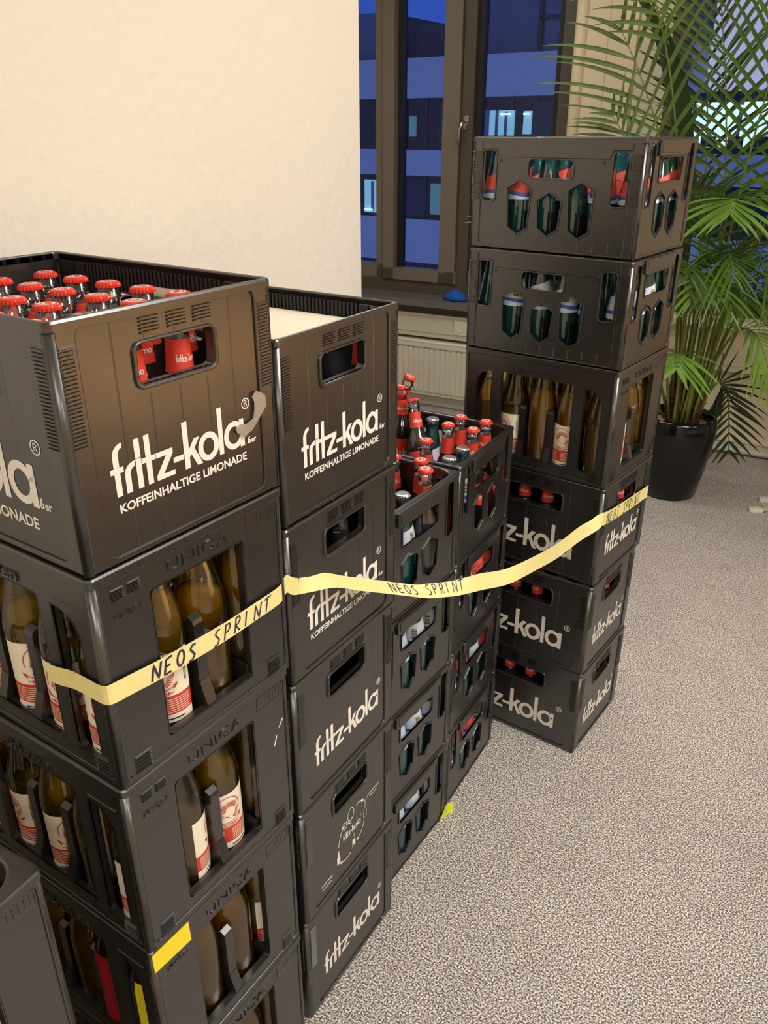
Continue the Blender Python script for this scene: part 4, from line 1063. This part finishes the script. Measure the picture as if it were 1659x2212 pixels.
# ------------------------------------------------------------------ potted palm
PC = Vector((0.205, 3.27, 0)); palm = thing('potted_palm', 'tall green palm in a glossy black pot by the window', 'potted plant', tuple(PC))
mb = MB(); mb.add(*lathe([(0.0, 0.0), (0.112, 0.0), (0.122, 0.006), (0.140, 0.10), (0.158, 0.22), (0.168, 0.31), (0.168, 0.345), (0.162, 0.372), (0.158, 0.384), (0.150, 0.386), (0.144, 0.378), (0.142, 0.340), (0.142, 0.30), (0.0, 0.30)], 56), None, 0, True); mb.build('pot', M_POT, palm)
mb = MB(); vs, fs = lathe([(0.143, 0.335), (0.11, 0.345), (0.06, 0.352), (0.0, 0.354)], 40, closed=False); mb.add([(v[0], v[1], v[2] + rnd.uniform(-.003, .003)) for v in vs], fs); tag(mb.build('soil', M_SOIL, palm), kind='stuff')
def frond(ctrl, n, leaf, mat_, droop=0.5, width=0.018, spread=1.0, t0=0.35, rach=0.006, twist=0.0, seed=0, sub=None, tipf=0.45, face=None):
    rg = random.Random(seed); P = [Vector(c) - PC for c in ctrl]
    def bz(t):
        a, b, c, d = P; m_ = 1 - t
        return a * m_ ** 3 + b * 3 * t * m_ ** 2 + c * 3 * t * t * m_ + d * t ** 3
    mb = MB(); pts = [bz(i / 24) for i in range(25)]
    mb.add(*tube(pts, [rach * (1.2 - 0.95 * i / 24) for i in range(25)], 6), None, 1, True)
    for k in range(n):
        t = t0 + (1 - t0) * (k + 0.5) / n; p = bz(t); T = (bz(min(1, t + .01)) - bz(t - .01)).normalized(); spr = spread * rg.uniform(.85, 1.15)
        side = T.cross(Vector(face) if face else Vector((0, 0, 1)))
        if side.length < 0.05: side = Vector((1, 0, 0))
        side.normalize(); up = side.cross(T).normalized()
        side = side * cos(twist) + up * sin(twist)
        s_ = (t - t0) / (1 - t0); L_ = leaf * (0.55 + 0.9 * s_ * (1 - s_) * 2.0) * (1 if s_ < .8 else 1 - (s_ - .8) / .2 * tipf) * rg.uniform(.85, 1.1)
        for sg in (-1, 1):
            d = (T * (0.55 + 0.5 * s_) + side * sg * spr + up * rg.uniform(0.05, 0.30)).normalized()
            q = Vector(p); pr = []; m_ = 7
            for i in range(m_ + 1):
                pr.append(Vector(q)); d = (d + Vector((0, 0, -droop * (0.06 + 0.10 * i / m_)))).normalized(); q = q + d * (L_ / m_)
            vs = []
            for i, c in enumerate(pr):
                f = i / m_; w = width * 0.40 * (min(1, 0.35 + f * 3.2) * (1 - max(0, f - .35) / .65) ** 0.8 + 0.02)
                dd = (pr[min(i + 1, m_)] - pr[max(i - 1, 0)]).normalized(); nn = dd.cross(up if abs(dd.dot(up)) < .9 else side).normalized()
                fold = up * 0.25 * w
                vs += [tuple(c - nn * w + fold), tuple(c), tuple(c + nn * w + fold)]
            mb.add(vs, [(3 * i + a, 3 * i + a + 1, 3 * i + a + 4, 3 * i + a + 3) for i in range(m_) for a in (0, 1)], None, 2 if (rg.random() < 0.006) else 0, True)
    return mb.build('frond', [mat_, M_RACHIS, M_DRYLEAF], palm)
B0 = (0.205, 3.27, 0.36)
FR = [  # control points, leaflets, leaf length, material, droop, width, spread, start, twist
 ([(.19, 3.26, .37), (.14, 3.22, 1.15), (.04, 3.16, 1.50), (-.22, 3.10, 1.93)], 12, .46, M_LEAF, .55, .022, .75, .52, 0.0),
 ([(.22, 3.28, .37), (.30, 3.30, 1.15), (.21, 3.30, 1.60), (.08, 3.28, 2.10)], 20, .42, M_LEAF, .30, .018, .8, .42, 0.0),
 ([(.24, 3.27, .37), (.31, 3.22, 1.25), (.31, 3.16, 1.70), (.46, 3.08, 2.10)], 17, .42, M_LEAF, .35, .018, .8, .45, 0.2),
 ([(.25, 3.22, .37), (.30, 3.08, 1.15), (.325, 2.98, 1.46), (.36, 2.86, 1.28)], 11, .30, M_LEAF_L, .55, .024, 1.0, .74, 0.0),
 ([(.27, 3.22, .37), (.38, 3.16, 1.15), (.47, 3.10, 1.55), (.64, 3.00, 1.28)], 17, .36, M_LEAF_L, .65, .024, .9, .55, 0.0),
 ([(.21, 3.15, .37), (.225, 3.06, .70), (.240, 2.99, .80), (.250, 2.90, .68)], 8, .25, M_LEAF_L, .55, .026, .9, .62, 0.0),
 ([(.26, 3.25, .37), (.36, 3.20, .90), (.46, 3.14, .95), (.60, 3.06, .60)], 15, .27, M_LEAF_L, .55, .022, .9, .45, 0.0),
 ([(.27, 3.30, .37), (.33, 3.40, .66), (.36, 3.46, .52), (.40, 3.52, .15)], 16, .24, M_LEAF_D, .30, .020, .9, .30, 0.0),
 ([(.16, 3.25, .37), (.00, 3.05, 1.00), (-.16, 2.75, 1.38), (-.37, 2.40, 1.20)], 14, .26, M_LEAF, .45, .020, .9, .55, 0.0),
 ([(.15, 3.22, .37), (-.08, 3.02, .78), (-.28, 2.80, .82), (-.42, 2.62, .60)], 14, .20, M_LEAF_D, .40, .014, .9, .55, 0.0),
 ([(.17, 3.27, .37), (.10, 3.22, 1.40), (.0, 3.12, 2.05), (-.30, 3.04, 2.30)], 14, .38, M_LEAF, .60, .022, .8, .62, 0.0),
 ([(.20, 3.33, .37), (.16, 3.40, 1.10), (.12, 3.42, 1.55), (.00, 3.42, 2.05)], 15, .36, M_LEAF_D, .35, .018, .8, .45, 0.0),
 ([(.27, 3.33, .37), (.36, 3.42, 1.20), (.46, 3.44, 1.65), (.66, 3.44, 1.98)], 15, .38, M_LEAF, .40, .018, .8, .45, 0.1),
 ([(.28, 3.26, .37), (.42, 3.30, 1.00), (.50, 3.30, 1.22), (.72, 3.22, 1.02)], 18, .32, M_LEAF, .55, .022, .9, .45, 0.0),
 ([(.17, 3.22, .37), (.06, 3.16, 1.10), (-.04, 3.12, 1.42), (-.20, 3.06, 1.62)], 9, .26, M_LEAF, .50, .020, .8, .60, 0.0),
 ([(.23, 3.20, .37), (.30, 3.12, .95), (.36, 3.08, 1.12), (.44, 3.02, .92)], 14, .28, M_LEAF, .60, .020, .9, .50, 0.0),
 ([(.24, 3.24, .37), (.26, 3.20, 1.00), (.24, 3.14, 1.30), (.16, 3.02, 1.36)], 13, .30, M_LEAF, .60, .020, .9, .55, 0.0),
 ([(.22, 3.22, .37), (.24, 3.12, .90), (.26, 3.05, 1.15), (.30, 2.96, .98)], 14, .34, M_LEAF_L, .85, .018, .8, .50, 0.0),
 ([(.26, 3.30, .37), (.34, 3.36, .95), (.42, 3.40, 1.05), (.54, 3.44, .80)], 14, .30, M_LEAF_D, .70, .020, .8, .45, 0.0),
]
FACE = {0: (.3, -.9, .3), 1: (.2, -.9, .2), 2: (.1, -.9, .3), 7: (.3, -.9, .1), 8: (.3, -.8, .4), 9: (.3, -.9, .2), 10: (.3, -.9, .3), 11: (.2, -1, .2), 12: (0, -1, .2), 14: (.3, -.9, .3)}
FR += [
 ([(.20, 3.20, .37), (.20, 3.12, .95), (.20, 3.04, 1.22), (.22, 2.92, 1.02)], 16, .36, M_LEAF, .95, .014, .7, .50, 0.0),
 ([(.25, 3.20, .37), (.28, 3.10, 1.00), (.32, 3.02, 1.28), (.40, 2.92, 1.05)], 16, .38, M_LEAF, .95, .014, .7, .50, 0.0),
 ([(.27, 3.26, .37), (.34, 3.22, 1.00), (.42, 3.16, 1.25), (.54, 3.08, .98)], 16, .38, M_LEAF, .95, .014, .7, .50, 0.0),
 ([(.24, 3.34, .37), (.27, 3.42, 1.00), (.30, 3.44, 1.30), (.34, 3.46, 1.05)], 16, .36, M_LEAF_D, .95, .016, .7, .50, 0.0),
]
for k in range(12):          # thin bare leaf stalks
    a = 2 * pi * k / 12 + .4; r_ = rnd.uniform(.10, .20)
    b0 = Vector((0.045 * cos(a) + .01, 0.04 * sin(a), 0.36)); e0 = Vector((r_ * cos(a) * .8 + .05, r_ * sin(a) * .7 - .02, rnd.uniform(.85, 1.25)))
    mb = MB(); mb.add(*tube([b0, b0.lerp(e0, .35) + Vector((-.012 * cos(a), 0, .05)), b0.lerp(e0, .7) + Vector((-.01 * cos(a), 0, .03)), e0], [.0065, .0055, .0045, .0025], 6), None, 0, True); mb.build('leaf_stalk', M_RACHIS, palm)
for i, (c, n_, lf, mt, dr, wd, sp, t0_, tw) in enumerate(FR): frond(c, n_, lf, mt, dr, wd, sp, t0_, 0.0062, tw, 11 + i, face=FACE.get(i))
mb = MB()      # folded young leaf, broad and dark
pts = [Vector(p) - PC for p in catmull([(.14, 3.22, .90), (.115, 3.22, 1.25), (.05, 3.20, 1.58), (-.01, 3.20, 1.75), (-.09, 3.18, 1.92), (-.22, 3.16, 2.08)], 8)]
vs = []
for i, p_ in enumerate(pts):
    f = i / (len(pts) - 1); w = 0.006 + 0.034 * sin(pi * min(1, f * 1.05)) ** 0.8
    vs += [tuple(p_ + Vector((-w, 0.0, -w * .25))), tuple(p_ + Vector((0, 0.012, 0))), tuple(p_ + Vector((w, 0.0, w * .25)))]
mb.add(vs, [(3 * i + a, 3 * i + a + 1, 3 * i + a + 4, 3 * i + a + 3) for i in range(len(pts) - 1) for a in (0, 1)], None, 0, True); mb.build('spear_leaf', M_LEAF_D, palm)
for k in range(9):
    a = 2 * pi * k / 9 + .3; b = Vector((0.055 * cos(a) + .01, 0.05 * sin(a), 0.345)); e = Vector((0.075 * cos(a) + .02, 0.06 * sin(a), 0.50 + 0.12 * rnd.random()))
    mb = MB(); mb.add(*tube([b, b.lerp(e, .3) + Vector((0, 0, .01)), b.lerp(e, .7), e], [0.024, 0.020, 0.016, 0.009], 9), None, 0, True)
    for q in range(5):
        h = b.lerp(e, rnd.random() * .5); d = Vector((cos(a + rnd.uniform(-1, 1)), sin(a + rnd.uniform(-1, 1)), rnd.uniform(.2, 1.2))).normalized()
        mb.add(*tube([h, h + d * .03, h + d * .05 + Vector((0, 0, -.012))], [0.004, 0.003, 0.001], 5), None, 0, True)
    mb.build('stem_sheath', M_CANE, palm)

# ------------------------------------------------------------------ desk whose double foot reaches into the picture
dk = thing('desk', 'grey metal double-bar desk foot on the carpet by the palm', 'desk', (0.60, 3.26, 0))
A_ = R(36); dM = Matrix.Rotation(A_, 4, 'Z')
for off in (0.0, 0.105):
    mb = MB(); M_ = dM @ Matrix.Translation((-0.03 + off * 0.9, off, 0)); mb.add(*sheet([mm(rrect(0, -15, 60, 15, (14, 2, 2, 14)))], 0.020, 0.003), M_ @ sh(0.010)); mb.build('foot_cap', M_RAD, dk)
    mb = MB(); mb.box((0.028 + off * 0.9, off - 0.014, 0.006), (0.62, off + 0.014, 0.030), dM); mb.build('foot_bar', M_GREYMETAL, dk)
for x in (0.24, 0.72):
    mb = MB(); mb.box((x, -0.01, 0.025), (x + 0.06, 0.115, 0.70), dM); mb.build('leg', M_GREYMETAL, dk)
mb = MB(); mb.box((0.22, -0.75, 0.70), (0.86, 0.22, 0.725), dM); mb.build('desk_top', M_WOOD, dk)
mb = MB(); mb.box((0.24, 0.06, 0.12), (0.84, 0.08, 0.70), dM); mb.build('sheen_panel', M_WOOD, dk)  # unseen wood panel, added for the orange reflection on the corner stack
# unseen oak table and pendant, added for the warm sheen on the upper crates
tb = thing('added_oak_table', 'long unseen oak table added for the warm sheen on the upper crates', 'table', (2.6, 1.75, 0))
mb = MB(); mb.add(*sheet([mm(rrect(-1000, -1150, 1000, 1150, 40))], 0.035, 0.006), sh(0.722)); mb.build('tabletop', M_WOOD, tb)
for x in (-0.85, 0.85):
    for y in (-1.0, 1.0):
        mb = MB(); mb.box((x - 0.035, y - 0.035, 0), (x + 0.035, y + 0.035, 0.706)); mb.build('leg', M_GREYMETAL, tb)
pl = thing('added_pendant_lamp', 'wide unseen pendant lamp added to brighten the oak table top', 'lamp', (2.6, 1.75, 1.5))
mb = MB(); mb.add(*lathe([(0.52, 0.0), (0.50, 0.10), (0.30, 0.20), (0.05, 0.24), (0.0, 0.24), (0.0, 0.225), (0.29, 0.185), (0.49, 0.09), (0.51, 0.0)], 40, closed=False), None, 0, True); mb.build('lamp_shade', M_GREYMETAL, pl)
mb = MB(); mb.add(*tube([(0, 0, 0.23), (0, 0, 1.295)], 0.004, 8)); mb.build('cable', M_GASKET, pl)

# ------------------------------------------------------------------ office building across the street
ob = thing('office_building', 'blue-lit office building across the street with white window bands', 'building', (-12, 28, -8))
def bpart(name, x0, x1, z0, z1, m, y0=28.0, y1=28.4):
    mb = MB(); mb.box((x0 + 12, y0 - 28, z0 + 8), (x1 + 12, y1 - 28, z1 + 8)); return mb.build(name, m, ob)
bpart('core', -30, 16, -8, 3.8, M_BGDARK, 28.5, 40)
for z0, z1 in ((2.58, 3.87), (-.04, .86), (-3.2, -1.6), (-6.5, -4.9)): bpart('parapet_band', -30, 16, z0, z1, M_BAND, 27.9, 28.5)
for z0, z1 in ((.86, 2.58), (-1.6, -.04), (-4.9, -3.2)):
    f = bpart('window_strip', -30, 16, z0, z1, M_BGWIN, 28.15, 28.5)
    mb = MB()
    for k in range(40):
        x = -30 + k * 1.15; mb.box((x + 12, 0.10, z0 + 8), (x + 12.08, 0.16, z1 + 8))
    mb.build('mullions', M_BGDARK, f)
for x0, x1, z0, z1, m in ((-13.75, -12.6, 1.35, 2.15, M_LIT), (-12.25, -11.95, 1.4, 2.12, M_LIT), (-16.9, -16.6, 1.3, 2.0, M_LITD), (-18.95, -18.1, -1.46, -.25, M_LIT), (-21, -20, 1.2, 2.2, M_LITD),
                          (-8.6, -6.6, 1.0, 2.35, M_LIT), (-6.5, -3.6, 1.05, 2.3, M_LITB), (-3.4, -0.5, 1.05, 2.2, M_LITB), (-15.9, -14.9, -1.4, -.3, M_LITD)):
    bpart('lit_window', x0, x1, z0, z1, m, 28.08, 28.14)
for x0, x1, z0, z1 in ((-13.75, -13.55, 1.35, 2.15), (-13.3, -13.2, 1.35, 2.15), (-12.95, -12.85, 1.35, 2.1), (-18.6, -18.5, -1.4, -.3), (-8.2, -8.0, 1.0, 2.3), (-7.3, -7.15, 1.0, 2.3), (-5.2, -5.1, 1.05, 2.3)): bpart('curtain', x0, x1, z0, z1, M_BGWALL, 28.03, 28.07)
for x0, x1, z0 in ((-13.1, -12.7, 2.0), (-12.22, -12.0, 2.0), (-18.9, -18.5, -1.38), (-6.3, -4.4, 2.15)): bpart('office_lamp', x0, x1, z0, z0 + .06, M_LITB, 27.96, 28.0)
for x0, x1, z0, z1 in ((-15.6, -14.2, .9, 2.3), (-17.8, -17.0, .9, 2.5), (-20.5, -19.3, .9, 2.5), (-11.9, -11.0, .9, 2.4), (-17.0, -16.2, -1.5, -.2)): bpart('window_blind', x0, x1, z0, z1, M_BGDARK, 28.09, 28.13)
for k, x in enumerate((-6.2, -5.4, -4.7, -4.1)): bpart('desk_monitor', x, x + .45, 1.06, 1.36, M_BGWIN, 28.02, 28.07)
bpart('roof_storey', -15.95, 4, 3.87, 12, M_BGWALL, 30.0, 38)
f = bpart('roof_storey_window', -12.5, -10.2, 3.95, 5.3, M_BGWALL, 29.9, 30.0)
for x in (-15.9, -12.75, -9.5): bpart('facade_joint', x, x + .14, 3.87, 12, M_BGDARK, 29.85, 30.0)
bpart('facade_joint', -12.7, -9.6, 5.0, 5.12, M_BGDARK, 29.85, 30.0)
bpart('roof_plant_room', -17.2, -15.95, 3.8, 5.0, M_BGDARK, 29.0, 36); bpart('roof_plant_room', -24, -18.6, 3.8, 5.5, M_BGWALL, 29.0, 36)
bpart('stairwell_glazing', -6.2, -4.5, 2.6, 5.6, M_LITW, 27.6, 27.8)
